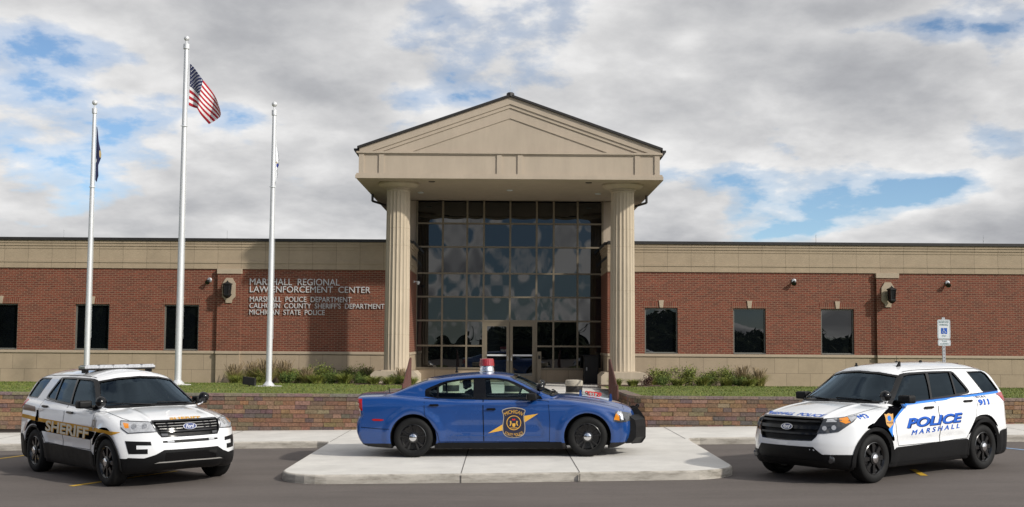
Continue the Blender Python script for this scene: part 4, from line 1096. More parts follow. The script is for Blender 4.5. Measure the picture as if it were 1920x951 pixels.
# ================================================================ CARS: smooth solids from blended distance fields
def sstep(x): x = np.clip(x, 0, 1); return x * x * (3 - 2 * x)
def smax(a, b, k):
    h = np.maximum(k - np.abs(a - b), 0) / k; return np.maximum(a, b) + h * h * k * .25
def smin(a, b, k): return -smax(-a, -b, k)
class Tab:
    """signed distance to a polygon, tabulated"""
    def __init__(s, poly, lo, hi, h=.01, rnd=2):
        p = np.array(chaikin(poly, rnd) if rnd else poly, float); s.lo = lo; s.h = h
        xs = np.arange(lo[0], hi[0], h); ys = np.arange(lo[1], hi[1], h)
        X, Y = np.meshgrid(xs, ys, indexing='ij'); d = np.full(X.shape, 1e9); ins = np.zeros(X.shape, bool)
        q = np.roll(p, -1, 0)
        for (ax, ay), (bx, by) in zip(p, q):
            ex, ey = bx - ax, by - ay; L = ex * ex + ey * ey + 1e-12
            t = np.clip(((X - ax) * ex + (Y - ay) * ey) / L, 0, 1); d = np.minimum(d, (X - ax - t * ex) ** 2 + (Y - ay - t * ey) ** 2)
            c = ((ay > Y) != (by > Y)) & (X < ex * (Y - ay) / (ey if ey else 1e-12) + ax); ins ^= c
        s.t = np.where(ins, -1, 1) * np.sqrt(d)
    def __call__(s, X, Y):
        X, Y = np.broadcast_arrays(X, Y); u = np.clip((X - s.lo[0]) / s.h, 0, s.t.shape[0] - 1.001); v = np.clip((Y - s.lo[1]) / s.h, 0, s.t.shape[1] - 1.001)
        i = u.astype(np.int32); j = v.astype(np.int32); f = u - i; g = v - j; t = s.t
        return t[i, j] * (1 - f) * (1 - g) + t[i + 1, j] * f * (1 - g) + t[i, j + 1] * (1 - f) * g + t[i + 1, j + 1] * f * g
def curve(xs, ys, sm=3):
    g = np.arange(xs[0] - 1, xs[-1] + 1, .01); v = np.interp(g, xs, ys)
    k = np.exp(-.5 * (np.arange(-4 * sm, 4 * sm + 1) / sm) ** 2); k /= k.sum()
    v = np.convolve(np.pad(v, 4 * sm, 'edge'), k, 'valid')
    return lambda x: np.interp(x, g, v)
LO, HI = (-2., -.3), (5., 2.4)
class Suv:
    r = .365; wb = 2.87
    def __init__(s):
        s.low = Tab([(-1.13, .27), (-1.17, .42), (-1.19, .62), (-1.16, .95), (-1.14, 1.20), (-1.05, 1.27), (0, 1.25), (1.5, 1.19), (2.45, 1.17), (2.75, 1.15), (3.1, 1.115), (3.42, 1.06), (3.62, 1.005), (3.71, .94), (3.76, .80), (3.80, .66), (3.81, .52), (3.78, .36), (3.68, .25), (3.3, .23), (-.9, .24)], LO, HI, rnd=2)
        s.gh = Tab([(-1.15, 1.0), (-1.12, 1.24), (-1.00, 1.45), (-.89, 1.63), (-.76, 1.69), (-.35, 1.745), (.3, 1.76), (.9, 1.758), (1.35, 1.745), (1.70, 1.715), (1.88, 1.66), (2.62, 1.14), (2.68, 1.0)], LO, HI, rnd=1)
        s.wl = curve([.1, .3, .48, .65, .88, 1.02, 1.15, 1.25, 1.4], [.90, .945, .965, .985, .985, .965, .94, .90, .80])
        s.wg = curve([.9, 1.15, 1.22, 1.4, 1.6, 1.76, 1.9], [.95, .905, .885, .80, .695, .60, .5])
        s.pl = curve([-1.19, -.6, -.1, 2.9, 3.3, 3.8], [.95, .99, 1, 1, .985, .95], 8)
        s.pg = curve([-1.1, -.4, .8, 1.8, 2.5], [.925, .975, 1, .965, .93], 8)
    def __call__(s, X, Y, Z):
        a = np.abs(Y); xw = X + .50 * a ** 3 * sstep((X - .8) / 1.2) - .50 * a ** 4 * sstep((.2 - X) / .9) + .05 * sstep((X - 2.2) / 1.2) - .04 * sstep(.2 - X)
        W = s.wl(Z) * s.pl(X)
        for xc in (0., s.wb):
            rr = np.sqrt((X - xc) ** 2 + (Z - s.r) ** 2); W = W + .022 * sstep(1 - np.abs(rr - .50) / .13) * (Z > .2)
        W = W + .010 * np.exp(-((Z - 1.085) / .03) ** 2) - .014 * np.exp(-((Z - .60) / .05) ** 2) * sstep((X - .45) / .2) * sstep((2.4 - X) / .2)
        hood = sstep((X - 2.2) / .5)
        zr = -.014 * np.exp(-((a - .52 - (X - 3) * .08) / .045) ** 2) * hood
        low = smax(s.low(xw, Z + .07 * a * a + zr), (a - W) * .97, .07)
        gh = smax(s.gh(xw, Z + .26 * a * a * sstep((Z - 1.12) / .45)), (a - s.wg(Z) * s.pg(X)) * .93, .06)
        return smin(low, gh, .025)
class Sedan:
    r = .347; wb = 3.052
    def __init__(s):
        s.low = Tab([(-.93, .24), (-1.02, .36), (-1.07, .50), (-1.07, .64), (-1.045, .735), (-1.0, .775), (-1.015, .88), (-1.06, 1.07), (-1.0, 1.105), (-.4, 1.115), (.2, 1.075), (.9, 1.03), (2.2, 1.03), (2.62, 1.055), (2.9, 1.035), (3.35, .975), (3.66, .905), (3.88, .83), (3.96, .74), (3.98, .60), (3.97, .42), (3.90, .26), (3.75, .19), (3.4, .18), (-.5, .2)], LO, HI, rnd=2)
        s.gh = Tab([(-.62, .9), (-.56, 1.075), (-.40, 1.125), (-.08, 1.268), (.18, 1.365), (.5, 1.415), (.85, 1.452), (1.2, 1.471), (1.5, 1.464), (1.75, 1.422), (1.95, 1.352), (2.25, 1.195), (2.58, 1.045), (2.66, .9)], LO, HI, rnd=2)
        s.wl = curve([.0, .2, .32, .45, .62, .8, .90, .96, 1.02, 1.1, 1.2], [.85, .885, .915, .938, .950, .948, .940, .925, .89, .84, .75], 2)
        s.wg = curve([.85, 1.0, 1.1, 1.2, 1.36, 1.48, 1.6], [.89, .845, .80, .745, .655, .575, .5])
        s.pl = curve([-1.06, -.6, 0, 2.9, 3.4, 3.95], [.935, .98, 1, 1, .985, .935], 8)
        s.pg = curve([-.6, .1, .8, 1.3, 2.0, 2.6], [.86, .96, 1, 1, .965, .93], 8)
    def __call__(s, X, Y, Z):
        a = np.abs(Y); xw = X + .31 * a ** 3 * sstep((X - .8) / 1.2) + .045 * sstep((X - 2.6) / 1.) - .12 * a ** 4 * sstep((.2 - X) / .9)
        W = s.wl(Z) * s.pl(X)
        for xc in (0., s.wb):
            rr = np.sqrt((X - xc) ** 2 + (Z - s.r) ** 2); W = W + .020 * sstep(1 - np.abs(rr - .46) / .12) * (Z > .15)
        # shoulder crease and door scallop
        zc = .905 + .02 * np.clip(X, 0, 1) - .012 * np.clip(X - 1, 0, 2)
        W = W + .009 * np.exp(-((Z - zc) / .022) ** 2) * sstep((X + .2) / .4) * sstep((3.1 - X) / .4)
        dd = sstep((X - .55) / .25) * sstep((2.35 - .45 * (Z - .35) - X) / .08)
        W = W - .020 * np.exp(-((Z - .55) / .17) ** 2) * dd + .010 * np.exp(-((Z - .37) / .02) ** 2) * dd
        W = W + .02 * sstep((1.02 - Z) / .1) * np.exp(-((X - .1) / .5) ** 2) * sstep((Z - .75) / .15)
        hood = sstep((X - 2.5) / .4); zr = -.012 * np.exp(-((a - .42) / .05) ** 2) * hood
        low = smax(s.low(xw, Z + .075 * a * a + zr), (a - W) * .97, .055)
        gh = smax(s.gh(xw, Z + .13 * a * a * sstep((Z - 1.0) / .35)), (a - s.wg(Z) * s.pg(X)) * .90, .06)
        return smin(low, gh, .03)
def surface_nets(F, lo, h):
    s = F < 0; nx, ny, nz = F.shape
    c = [s[i:nx - 1 + i, j:ny - 1 + j, k:nz - 1 + k] for i in (0, 1) for j in (0, 1) for k in (0, 1)]
    n = sum(x.astype(np.int8) for x in c); act = (n > 0) & (n < 8)
    I, J, K = np.nonzero(act); idx = np.full(act.shape, -1, np.int32); idx[I, J, K] = np.arange(len(I))
    acc = np.zeros((len(I), 3)); cnt = np.zeros(len(I))
    for ax in range(3):
        o = [a for a in range(3) if a != ax]
        for p in (0, 1):
            for q in (0, 1):
                d0 = [0, 0, 0]; d0[o[0]] = p; d0[o[1]] = q; d1 = list(d0); d1[ax] = 1
                f0 = F[I + d0[0], J + d0[1], K + d0[2]]; f1 = F[I + d1[0], J + d1[1], K + d1[2]]
                m = (f0 < 0) != (f1 < 0); t = f0 / (f0 - f1 + 1e-20)
                for a in range(3):
                    v = (t if a == ax else np.full(len(I), float(d0[a]))); acc[:, a] += np.where(m, v, 0)
                cnt += m
    V = (np.stack([I, J, K], 1) + acc / cnt[:, None]) * h + np.array(lo)
    quads = []
    for ax in range(3):
        o = [a for a in range(3) if a != ax]
        sl0 = [slice(None)] * 3; sl1 = [slice(None)] * 3; sl0[ax] = slice(0, -1); sl1[ax] = slice(1, None)
        for a in o: sl0[a] = slice(1, -1); sl1[a] = slice(1, -1)
        A = s[tuple(sl0)]; Bq = s[tuple(sl1)]; ch = A != Bq; i, j, k = np.nonzero(ch); flip = A[i, j, k]
        base = np.stack([i, j, k], 1); base[:, o[0]] += 1; base[:, o[1]] += 1
        def g(p, q):
            b = base.copy(); b[:, o[0]] -= p; b[:, o[1]] -= q; return idx[b[:, 0], b[:, 1], b[:, 2]]
        q = np.stack([g(1, 1), g(0, 1), g(0, 0), g(1, 0)], 1)
        fl = flip if ax != 1 else ~flip
        q[~fl] = q[~fl][:, ::-1]; quads.append(q)
    return V, np.concatenate(quads)
def np_mesh(name, V, Q, mi=None):
    me = bpy.data.meshes.new(name); me.vertices.add(len(V)); me.vertices.foreach_set('co', V.astype(np.float32).ravel())
    me.loops.add(Q.size); me.loops.foreach_set('vertex_index', Q.astype(np.int32).ravel()); me.polygons.add(len(Q))
    me.polygons.foreach_set('loop_start', np.arange(len(Q), dtype=np.int32) * 4); me.polygons.foreach_set('loop_total', np.full(len(Q), 4, np.int32))
    if mi is not None: me.polygons.foreach_set('material_index', mi.astype(np.int32))
    me.polygons.foreach_set('use_smooth', np.ones(len(Q), bool))
    me.update(calc_edges=True); me.validate(); return me

def grad_of(f, P, e=.004):
    G = np.stack([f(P[:, 0] + e, P[:, 1], P[:, 2]) - f(P[:, 0] - e, P[:, 1], P[:, 2]), f(P[:, 0], P[:, 1] + e, P[:, 2]) - f(P[:, 0], P[:, 1] - e, P[:, 2]), f(P[:, 0], P[:, 1], P[:, 2] + e) - f(P[:, 0], P[:, 1], P[:, 2] - e)], 1)
    return G / (np.linalg.norm(G, axis=1)[:, None] + 1e-9)
def grad_normals(me, f, tol):
    """exact surface normals from the distance field wherever the mesh lies on it"""
    n = len(me.vertices); P = np.empty(n * 3, np.float32); me.vertices.foreach_get('co', P); P = P.reshape(-1, 3).astype(float)
    Nn = np.empty(n * 3, np.float32); me.vertices.foreach_get('normal', Nn); Nn = Nn.reshape(-1, 3).astype(float)
    G = grad_of(f, P); v = np.abs(f(P[:, 0], P[:, 1], P[:, 2])); ok = (v < tol) & ((G * Nn).sum(1) > .9)
    Nn[ok] = G[ok]; me.normals_split_custom_set_from_vertices(Nn.tolist())
class Frame:
    """drawing plane for panels and decals: point = o + u e1 + v e2, shot along d on to the body"""
    def __init__(s, o, e1, e2, d, T=2.5): s.o, s.e1, s.e2, s.d, s.T = map(lambda v: np.array(v, float) if not isinstance(v, float) else v, (o, e1, e2, d, T))
def side_frame(s): return Frame((0, s * 1.3, 0), (1, 0, 0), (0, 0, 1), (0, -s, 0), 1.25)
FRONT = Frame((4.6, 0, 0), (0, 1, 0), (0, 0, 1), (-1, 0, 0), 3.4)
REAR = Frame((-1.8, 0, 0), (0, 1, 0), (0, 0, 1), (1, 0, 0), 2.0)
TOP = Frame((0, 0, 2.3), (1, 0, 0), (0, 1, 0), (0, 0, -1), 2.0)
def diag(s, deg):    # looking at a front corner from outside
    c, n = cos(R(deg)), sin(R(deg)); return Frame((3 + 1.6 * c, s * (.6 + 1.6 * n), 0), (-n, s * c, 0), (0, 0, 1), (-c, -s * n, 0), 2.6)
def shoot(f, fr, uv):
    uv = np.array(uv, float); O = fr.o + uv[:, :1] * fr.e1 + uv[:, 1:2] * fr.e2
    n = 240; T = np.linspace(0, float(fr.T), n); P = O[:, None, :] + T[None, :, None] * fr.d
    V = f(P[..., 0], P[..., 1], P[..., 2]); neg = V < 0; hit = neg.any(1); k = np.where(hit, neg.argmax(1), V.argmin(1)); k = np.maximum(k, 1)
    r = np.arange(len(k)); a, b = V[r, k - 1], V[r, k]; t = np.where(hit, a / (a - b + 1e-12), 1.)
    tt = T[k - 1] + (T[k] - T[k - 1]) * t
    Pt = O + tt[:, None] * fr.d
    for _ in range(2):
        Pt = Pt - (f(Pt[:, 0], Pt[:, 1], Pt[:, 2]))[:, None] * (fr.d * -1) * .0
    e = .004; G = np.stack([f(Pt[:, 0] + e, Pt[:, 1], Pt[:, 2]) - f(Pt[:, 0] - e, Pt[:, 1], Pt[:, 2]), f(Pt[:, 0], Pt[:, 1] + e, Pt[:, 2]) - f(Pt[:, 0], Pt[:, 1] - e, Pt[:, 2]), f(Pt[:, 0], Pt[:, 1], Pt[:, 2] + e) - f(Pt[:, 0], Pt[:, 1], Pt[:, 2] - e)], 1)
    G /= np.linalg.norm(G, axis=1)[:, None] + 1e-9
    return Pt, G
def panel(name, shapes, f, fr, m, parent, off=.003, cell=.06, thick=0., xf=None, smooth=True):
    """flat shapes (or a flat mesh) wrapped on to the body surface f"""
    me = shapes if isinstance(shapes, bpy.types.Mesh) else shape_mesh(shapes)
    bm = bmesh.new(); bm.from_mesh(me); bmesh.ops.remove_doubles(bm, verts=bm.verts, dist=1e-5)
    if xf:
        for v in bm.verts: v.co.x, v.co.y = xf(v.co.x, v.co.y)
    if cell and bm.verts:
        for ax in (0, 1):
            c = [v.co[ax] for v in bm.verts]; k = math.floor(min(c) / cell) + 1
            while k * cell < max(c):
                n = [0, 0, 0]; n[ax] = 1; p = [0, 0, 0]; p[ax] = k * cell
                bmesh.ops.bisect_plane(bm, geom=bm.verts[:] + bm.edges[:] + bm.faces[:], plane_co=p, plane_no=n, dist=1e-6); k += 1
    bm.verts.ensure_lookup_table(); uv = np.array([(v.co.x, v.co.y) for v in bm.verts])
    P, G = shoot(f, fr, uv)
    for v, p, g in zip(bm.verts, P, G): v.co = Vector(p + g * off)
    if thick:
        nm = {v.index: Vector(g) for v, g in zip(bm.verts, G)}; bm.verts.index_update()
        geo = bmesh.ops.extrude_face_region(bm, geom=bm.faces[:]); nv = [g for g in geo['geom'] if isinstance(g, bmesh.types.BMVert)]
        P2 = np.array([v.co[:] for v in nv]); e = .004
        G2 = np.stack([f(P2[:, 0] + e, P2[:, 1], P2[:, 2]) - f(P2[:, 0] - e, P2[:, 1], P2[:, 2]), f(P2[:, 0], P2[:, 1] + e, P2[:, 2]) - f(P2[:, 0], P2[:, 1] - e, P2[:, 2]), f(P2[:, 0], P2[:, 1], P2[:, 2] + e) - f(P2[:, 0], P2[:, 1], P2[:, 2] - e)], 1)
        G2 /= np.linalg.norm(G2, axis=1)[:, None] + 1e-9
        for v, g in zip(nv, G2): v.co += Vector(g * thick)
    bmesh.ops.recalc_face_normals(bm, faces=bm.faces)
    if not thick and bm.faces:
        # make normals look outwards
        bm.normal_update(); dd = Vector(fr.d)
        bad = [q for q in bm.faces if q.normal.dot(dd) > 0]
        if bad: bmesh.ops.reverse_faces(bm, faces=bad)
    o = obj(name, bm, m, parent)
    if thick: auto_smooth(o, 30)
    elif len(o.data.polygons):
        o.data.polygons.foreach_set('use_smooth', [True] * len(o.data.polygons)); P = np.array([v.co[:] for v in o.data.vertices]); o.data.normals_split_custom_set_from_vertices(grad_of(f, P - G * off).tolist())
    if not isinstance(shapes, bpy.types.Mesh) or me.users == 0: bpy.data.meshes.remove(me)
    return o
def stroke(pts, w, closed=True):
    """outline of constant width as two nested polygons"""
    return [inset(pts, -w / 2), inset(pts, w / 2)]
def path_strip(pts, w):
    """open polyline turned into a thin polygon"""
    p = [np.array(q, float) for q in pts]; L, Rr_ = [], []
    for i, q in enumerate(p):
        d = p[min(i + 1, len(p) - 1)] - p[max(i - 1, 0)]; d /= np.linalg.norm(d); n = np.array([-d[1], d[0]]) * w / 2; L.append(tuple(q + n)); Rr_.append(tuple(q - n))
    return [L + Rr_[::-1]]
def text_on(s, x0, x1, z0, z1, bold=.02, shear=0., heavy=0.):
    me = fit_text(text_mesh(s, 1., bold=bold, shear=shear), x0, x1, z0, z1)
    if heavy:      # thicken the strokes with a second, shifted copy a hair in front
        bm = bmesh.new(); bm.from_mesh(me)
        for dx, dy in ((heavy, 0), (heavy * .5, heavy * .5)):
            m2 = bmesh.new(); m2.from_mesh(me); bmesh.ops.translate(m2, verts=m2.verts, vec=(dx, dy, 0)); t = bpy.data.meshes.new('t'); m2.to_mesh(t); m2.free(); bm.from_mesh(t); bpy.data.meshes.remove(t)
        bm.to_mesh(me); bm.free()
    return me
# ---------------------------------------------------------------- car materials
def car_paint(name, col, rough=.28, coat=1.): return mat(name, col, rough, coat=coat, spec=.5, noise=.02, nscale=1.5)
C = dict(
 white=car_paint('white_car_paint', (.82, .83, .84), .22), blue=mat('blue_car_paint', (.009, .056, .225), .24, metal=.10, coat=1., noise=.03, nscale=1.5),
 black=mat('black_plastic', (.005, .005, .0055), .5, spec=.3, noise=.1, bump=.15, bscale=200), gloss=mat('gloss_black', (.004, .004, .0045), .12, spec=.5),
 inner=mat('cabin_dark', (.014, .013, .013), .8, noise=.1), seat=mat('seat_cloth', (.035, .033, .032), .9, noise=.15),
 tyre=mat('tyre_rubber', (.008, .008, .008), .7, spec=.3, noise=.12, nscale=20), rim=mat('black_rim', (.006, .006, .0065), .22, spec=.7, coat=.4),
 reflector=mat('lamp_reflector', (.62, .62, .62), .35, metal=.8, noise=.3, nscale=60), chrome=mat('car_chrome', (.75, .75, .76), .1, metal=1.), gap=mat('panel_gap', (.004, .004, .005), .9, spec=.1),
 lens=mat('clear_lens', (.42, .43, .45), .06, spec=.8, coat=1., noise=.25, nscale=30), dlens=mat('dark_lens', (.045, .047, .05), .06, spec=.8, coat=1., noise=.4, nscale=24),
 amber=mat('amber_lens', (.75, .25, .01), .12, coat=1.), red=mat('red_lens', (.40, .006, .008), .12, coat=1., noise=.25, nscale=30),
 gold=mat('gold_vinyl', (.60, .30, .02), .55, spec=.2, noise=.06), black_v=mat('black_vinyl', (.004, .004, .005), .6, spec=0.), navy=mat('navy_vinyl', (.006, .012, .08), .5, spec=.2),
 lblue=mat('light_blue_vinyl', (.02, .20, .66), .35), txtb=mat('letter_blue_vinyl', (.02, .11, .50), .5, spec=.2), cream=mat('cream_vinyl', (.72, .66, .52), .55, spec=.2), silver=mat('silver_vinyl', (.40, .39, .37), .35, metal=.3),
 brown=mat('brown_vinyl', (.16, .085, .04), .4, noise=.5, nscale=30), badge_gold=mat('badge_gold', (.62, .34, .10), .4), oval=mat('badge_blue', (.01, .03, .14), .15, coat=1.),
 shield=mat('shield_navy', (.022, .024, .05), .35), goldtxt=mat('shield_gold', (.72, .40, .06), .4), shield_edge=mat('shield_edge', (.36, .32, .27), .4),
 stopred=mat('stop_red', (.72, .02, .02), .4), acry=mat('acrylic', (.66, .69, .72), .15, spec=.6), beacon=mat('beacon_red', (.30, .005, .008), .1, coat=1., noise=.2, nscale=40),
)
def glass_mat(name, tint, refl=1.45):
    m = bpy.data.materials.new(name); m.use_nodes = True; nt_ = m.node_tree; nt_.nodes.clear(); N = NB(nt_)
    tr = N('ShaderNodeBsdfTransparent', {'Color': (*tint, 1)}); gl = N('ShaderNodeBsdfGlossy', {'Roughness': .0, 'Color': (.62, .82, 1, 1)}); fr = N('ShaderNodeFresnel', {'IOR': refl})
    mx_ = N('ShaderNodeMixShader', {0: fr.outputs[0]}); N.link(tr.outputs[0], mx_.inputs[1]); N.link(gl.outputs[0], mx_.inputs[2])
    o = N('ShaderNodeOutputMaterial'); N.link(mx_.outputs[0], o.inputs[0]); return m
GL = dict(clear=glass_mat('clear_glass', (.70, .84, .78)), ws=glass_mat('windscreen_glass', (.25, .36, .44), 1.55), dark=glass_mat('privacy_glass', (.02, .02, .022), 1.35), mid=glass_mat('tinted_glass', (.16, .17, .17), 1.40))

def build_body(car, name, paint, wins, ws, rw, h, bounds, arch, cab, carves, parent, low_black=None):
    (x0, x1), (y1), (z0, z1) = bounds
    xs = np.arange(x0, x1, h); ny = int(y1 / h); ys = (np.arange(-ny, ny) + .5) * h; zs = np.arange(z0, z1, h)
    X, Y, Z = xs[:, None, None], ys[ny:][None, :, None], zs[None, None, :]
    F0 = car(X, Y, Z); F = F0.copy()
    a = Y
    for xc in (0., car.wb):
        F = smax(F, -np.maximum(np.sqrt((X - xc) ** 2 + (Z - car.r) ** 2) - arch, .50 - a), .012)
    rr = [arch + .03 - np.sqrt((X - xc) ** 2 + (Z - car.r) ** 2) for xc in (0., car.wb)]
    F = np.maximum(F, -np.maximum.reduce(np.broadcast_arrays(F0 + .045, cab[2] - Z, X - cab[1], cab[0] - X, *rr)))
    for w in wins: F = np.maximum(F, -np.maximum(Tab(inset(w, -.004), (-1.5, .7), (3.2, 2.), rnd=0)(X, Z), .3 - a))
    F = np.maximum(F, -np.maximum(Tab(ws, (-1.2, .7), (1.2, 2.), rnd=0)(a + 0 * X, Z + 0 * X), 1.2 - X))
    F = np.maximum(F, -np.maximum(Tab(rw, (-1.2, .7), (1.2, 2.), rnd=0)(a + 0 * X, Z + 0 * X), X + .25 if rw_lim is None else X - rw_lim))
    for poly, dep in carves:
        F = np.maximum(F, -np.maximum.reduce(np.broadcast_arrays(Tab(poly, (-1.2, 0.), (1.2, 2.), rnd=0)(a + 0 * X, Z + 0 * X), -(F0 + dep), 3. - X)))
    F = np.concatenate([F[:, ::-1], F], 1)
    V, Q = surface_nets(F, (xs[0], ys[0], zs[0]), h)
    c = V[Q].mean(1); f = car(c[:, 0], c[:, 1], c[:, 2]); mi = (f < -.006).astype(int)
    mi[(c[:, 2] < .24)] = 1
    if low_black is not None: mi[low_black(c)] = 2
    me = np_mesh(name, V, Q, mi); grad_normals(me, car, .0035)
    return link(name, me, [paint, C['inner'], C['black']], parent)
rw_lim = None

def make_wheel(parent, x, s, yc, r, w, style):
    """s=+1 left. origin at wheel centre"""
    hub = bpy.data.objects.new('wheel', None)
    bm = bmesh.new(); o = w / 2; rr = r * .66
    lathe(bm, [(rr - .03, -o + .02), (rr + .005, -o + .02), (rr + .005, o - .012), (rr - .006, o - .006), (rr - .018, o - .02), (rr - .028, o - .05), (.0, o - .06)], 48, axis='y', cap=False)
    n = 5 if style == 'sedan' else 10
    if style == 'sedan':
        for k in range(5):
            a0 = 2 * pi * k / 5 + .3
            for d in (-.17, .17):
                c1, c2 = a0 + d * .5, a0 + d * 1.25
                p = [(.06 * cos(c1 - .2), .06 * sin(c1 - .2)), (rr * cos(c2 - .085), rr * sin(c2 - .085)), (rr * cos(c2 + .085), rr * sin(c2 + .085)), (.06 * cos(c1 + .2), .06 * sin(c1 + .2))]
                prism(bm, p, 'y', o - .045, o - .012, bev=.004)
    else:
        for k in range(8):
            a0 = 2 * pi * k / 8; d = .13
            p = [(.07 * cos(a0 - .35), .07 * sin(a0 - .35)), (rr * cos(a0 - .16), rr * sin(a0 - .16)), (rr * cos(a0 + .16), rr * sin(a0 + .16)), (.07 * cos(a0 + .35), .07 * sin(a0 + .35))]
            prism(bm, p, 'y', o - .052, o - .022, bev=.005)
    lathe(bm, [(.095, o - .05), (.09, o - .008), (.06, o)], 24, axis='y')
    wh = obj('wheel', bm, C['rim'], parent); auto_smooth(wh, 35)
    bm = bmesh.new()
    lathe(bm, [(rr, -o + .03), (rr + .02, -o), (r - .03, -o), (r - .008, -o + .02), (r, -o + .05), (r, o - .05), (r - .008, o - .02), (r - .03, o), (rr + .045, o + .004), (rr + .02, o), (rr, o - .012)], 64, axis='y', cap=False)
    t = obj('tyre', bm, C['tyre'], wh); auto_smooth(t, 50)
    bm = bmesh.new(); lathe(bm, [(.066, o - .004), (.064, o + .012), (.045, o + .02), (0, o + .022)], 24, axis='y'); cp = obj('hub_cap', bm, C['chrome'], wh); auto_smooth(cp, 30)
    wh.location = (x, s * yc, r); wh.rotation_euler = (random.uniform(0, 6) * 0 , 0, 0 if s > 0 else pi)
    bpy.data.objects.remove(hub)
    return wh
def place(root, k):
    X, Y, a, z0 = {'ch': (-1.586, 20.923, -.0467, .142), 'po': (7.2714, 19.460, 3.7626, .0), 'sh': (-7.3558, 20.224, -.8195, .0)}[k]
    n = Vector((-.015, 0, 1)).normalized(); f = Vector((cos(a), sin(a), 0)); f = (f - n * f.dot(n)).normalized(); l = n.cross(f)
    Mx = Matrix(((f.x, l.x, n.x, X), (f.y, l.y, n.y, Y), (f.z, l.z, n.z, z0 + GZ(X)), (0, 0, 0, 1)))
    root.matrix_world = Mx
    root.location = (X, Y, z0 + GZ(X)); root.rotation_euler = Mx.to_euler()
def seats(parent, rows, wbench=1.25):
    for (x, ys, z) in rows:
        for y in ys:
            w = .50 if len(ys) > 1 else wbench
            bm = bmesh.new(); prism(bm, [(x - .28, z), (x + .27, z + .04), (x + .27, z + .15), (x - .24, z + .12)], 'y', y - w / 2, y + w / 2, bev=.03)
            prism(bm, [(x - .30, z + .08), (x - .18, z + .10), (x - .33, z + .64), (x - .43, z + .62)], 'y', y - w / 2 + .01, y + w / 2 - .01, bev=.03)
            se = obj('seat', bm, C['seat'], parent); auto_smooth(se)
            if len(ys) > 1:
                bm = bmesh.new(); prism(bm, [(x - .43, z + .66), (x - .35, z + .66), (x - .37, z + .84), (x - .45, z + .83)], 'y', y - .13, y + .13, bev=.02); obj('headrest', bm, C['seat'], se)
def steering(parent, x, y, z):
    bm = bmesh.new(); rg = []; n = 24; t = R(65)
    pts = [(x + .18 * sin(2 * pi * i / n) * cos(t), y + .18 * cos(2 * pi * i / n), z + .18 * sin(2 * pi * i / n) * sin(t)) for i in range(n + 1)]
    tube(bm, pts, .015, 8); tube(bm, [(x, y - .17, z), (x, y + .17, z)], .018, 6); tube(bm, [(x, y, z), (x + .3, y, z - .12)], .03, 8)
    obj('steering_wheel', bm, C['black'], parent)
def mirror(parent, x, s, y, z, L=.23):
    bm = bmesh.new(); box(bm, -.10, .08, -L / 2, L / 2, -.06, .065)
    bmesh.ops.bevel(bm, geom=bm.edges[:], offset=.04, segments=4, affect='EDGES', profile=.6)
    box(bm, -.04, .06, (-L / 2 - .14) if s > 0 else (L / 2 - .02), (-L / 2 + .02) if s > 0 else (L / 2 + .14), -.06, -.015, bev=.015)
    o = obj('wing_mirror', bm, C['black'], parent); auto_smooth(o, 40); o.location = (x, y, z)
    B('mirror_glass', (-.104, -.100, -L / 2 + .04, L / 2 - .04, -.035, .04), C['chrome'], o)
    return o
def spotlight(parent, x, s, y, z, r=.085):
    e = bmesh.new(); lathe(e, [(0, -r * 1.05), (r * .55, -r * .9), (r * .92, -r * .4), (r, .0), (r, r * .35), (r * .93, r * .45)], 24, axis='x')
    o = obj('spotlight', e, C['gloss'], parent); auto_smooth(o, 50); o.location = (x, y, z); o.rotation_euler = (0, 0, pi + s * .5)
    bm = bmesh.new(); lathe(bm, [(r * .93, r * .45), (r * .93, r * .5), (r * .8, r * .52), (0, r * .56)], 24, axis='x'); obj('lamp_glass', bm, C['dlens'], o)
    bm = bmesh.new(); tube(bm, [(0, 0, -r * .6), (.02, s * .03, -r * 1.2), (.05, s * .09, -r * 1.4)], .014, 8); obj('arm', bm, C['chrome'], o)
def ring_poly(cx, cz, r0, r1, a0, a1, n=40):
    A = [R(a0 + (a1 - a0) * i / n) for i in range(n + 1)]
    return [(cx + r1 * cos(t), cz + r1 * sin(t)) for t in A] + [(cx + r0 * cos(t), cz + r0 * sin(t)) for t in A[::-1]]
def pts_uv(fr, pts):
    P = np.array(pts, float) - fr.o; return [(float(p @ fr.e1), float(p @ fr.e2)) for p in P]
def mir(pts): return [(p[0], -p[1], p[2]) for p in pts]
def windows_on(f, root, panes, dlo_holes, ws, rw, gmat, wsmat, rwmat, labels=None):
    for s in (-1, 1):
        fr = side_frame(s)
        for nm, outline, hs in dlo_holes:
            panel(nm, [outline] + hs, f, fr, C['gloss'], root, off=-.006, cell=.05, thick=.009)
        for w in panes:
            panel('side_window', [inset(w, -.012)], f, fr, gmat, root, off=-.012, cell=.08)
    panel('windscreen', [inset(ws, -.012)], f, FRONT, wsmat, root, off=-.010, cell=.08)
    panel('windscreen_seal', [inset(ws, -.010), inset(ws, .014)], f, FRONT, C['gloss'], root, off=.0025, cell=.08)
    panel('rear_window', [inset(rw, -.012)], f, REAR, rwmat, root, off=-.010, cell=.08)
    panel('rear_window_seal', [inset(rw, -.010), inset(rw, .012)], f, REAR, C['gloss'], root, off=.0025, cell=.08)
def sym(p): return list(p) + [(-x, y) for x, y in reversed(p) if abs(x) > 1e-6]
def gap(root, f, fr, pts, w=.009, name='panel_gap', m=None): return panel(name, path_strip(pts, w), f, fr, m or C['gap'], root, off=.0015, cell=.05)
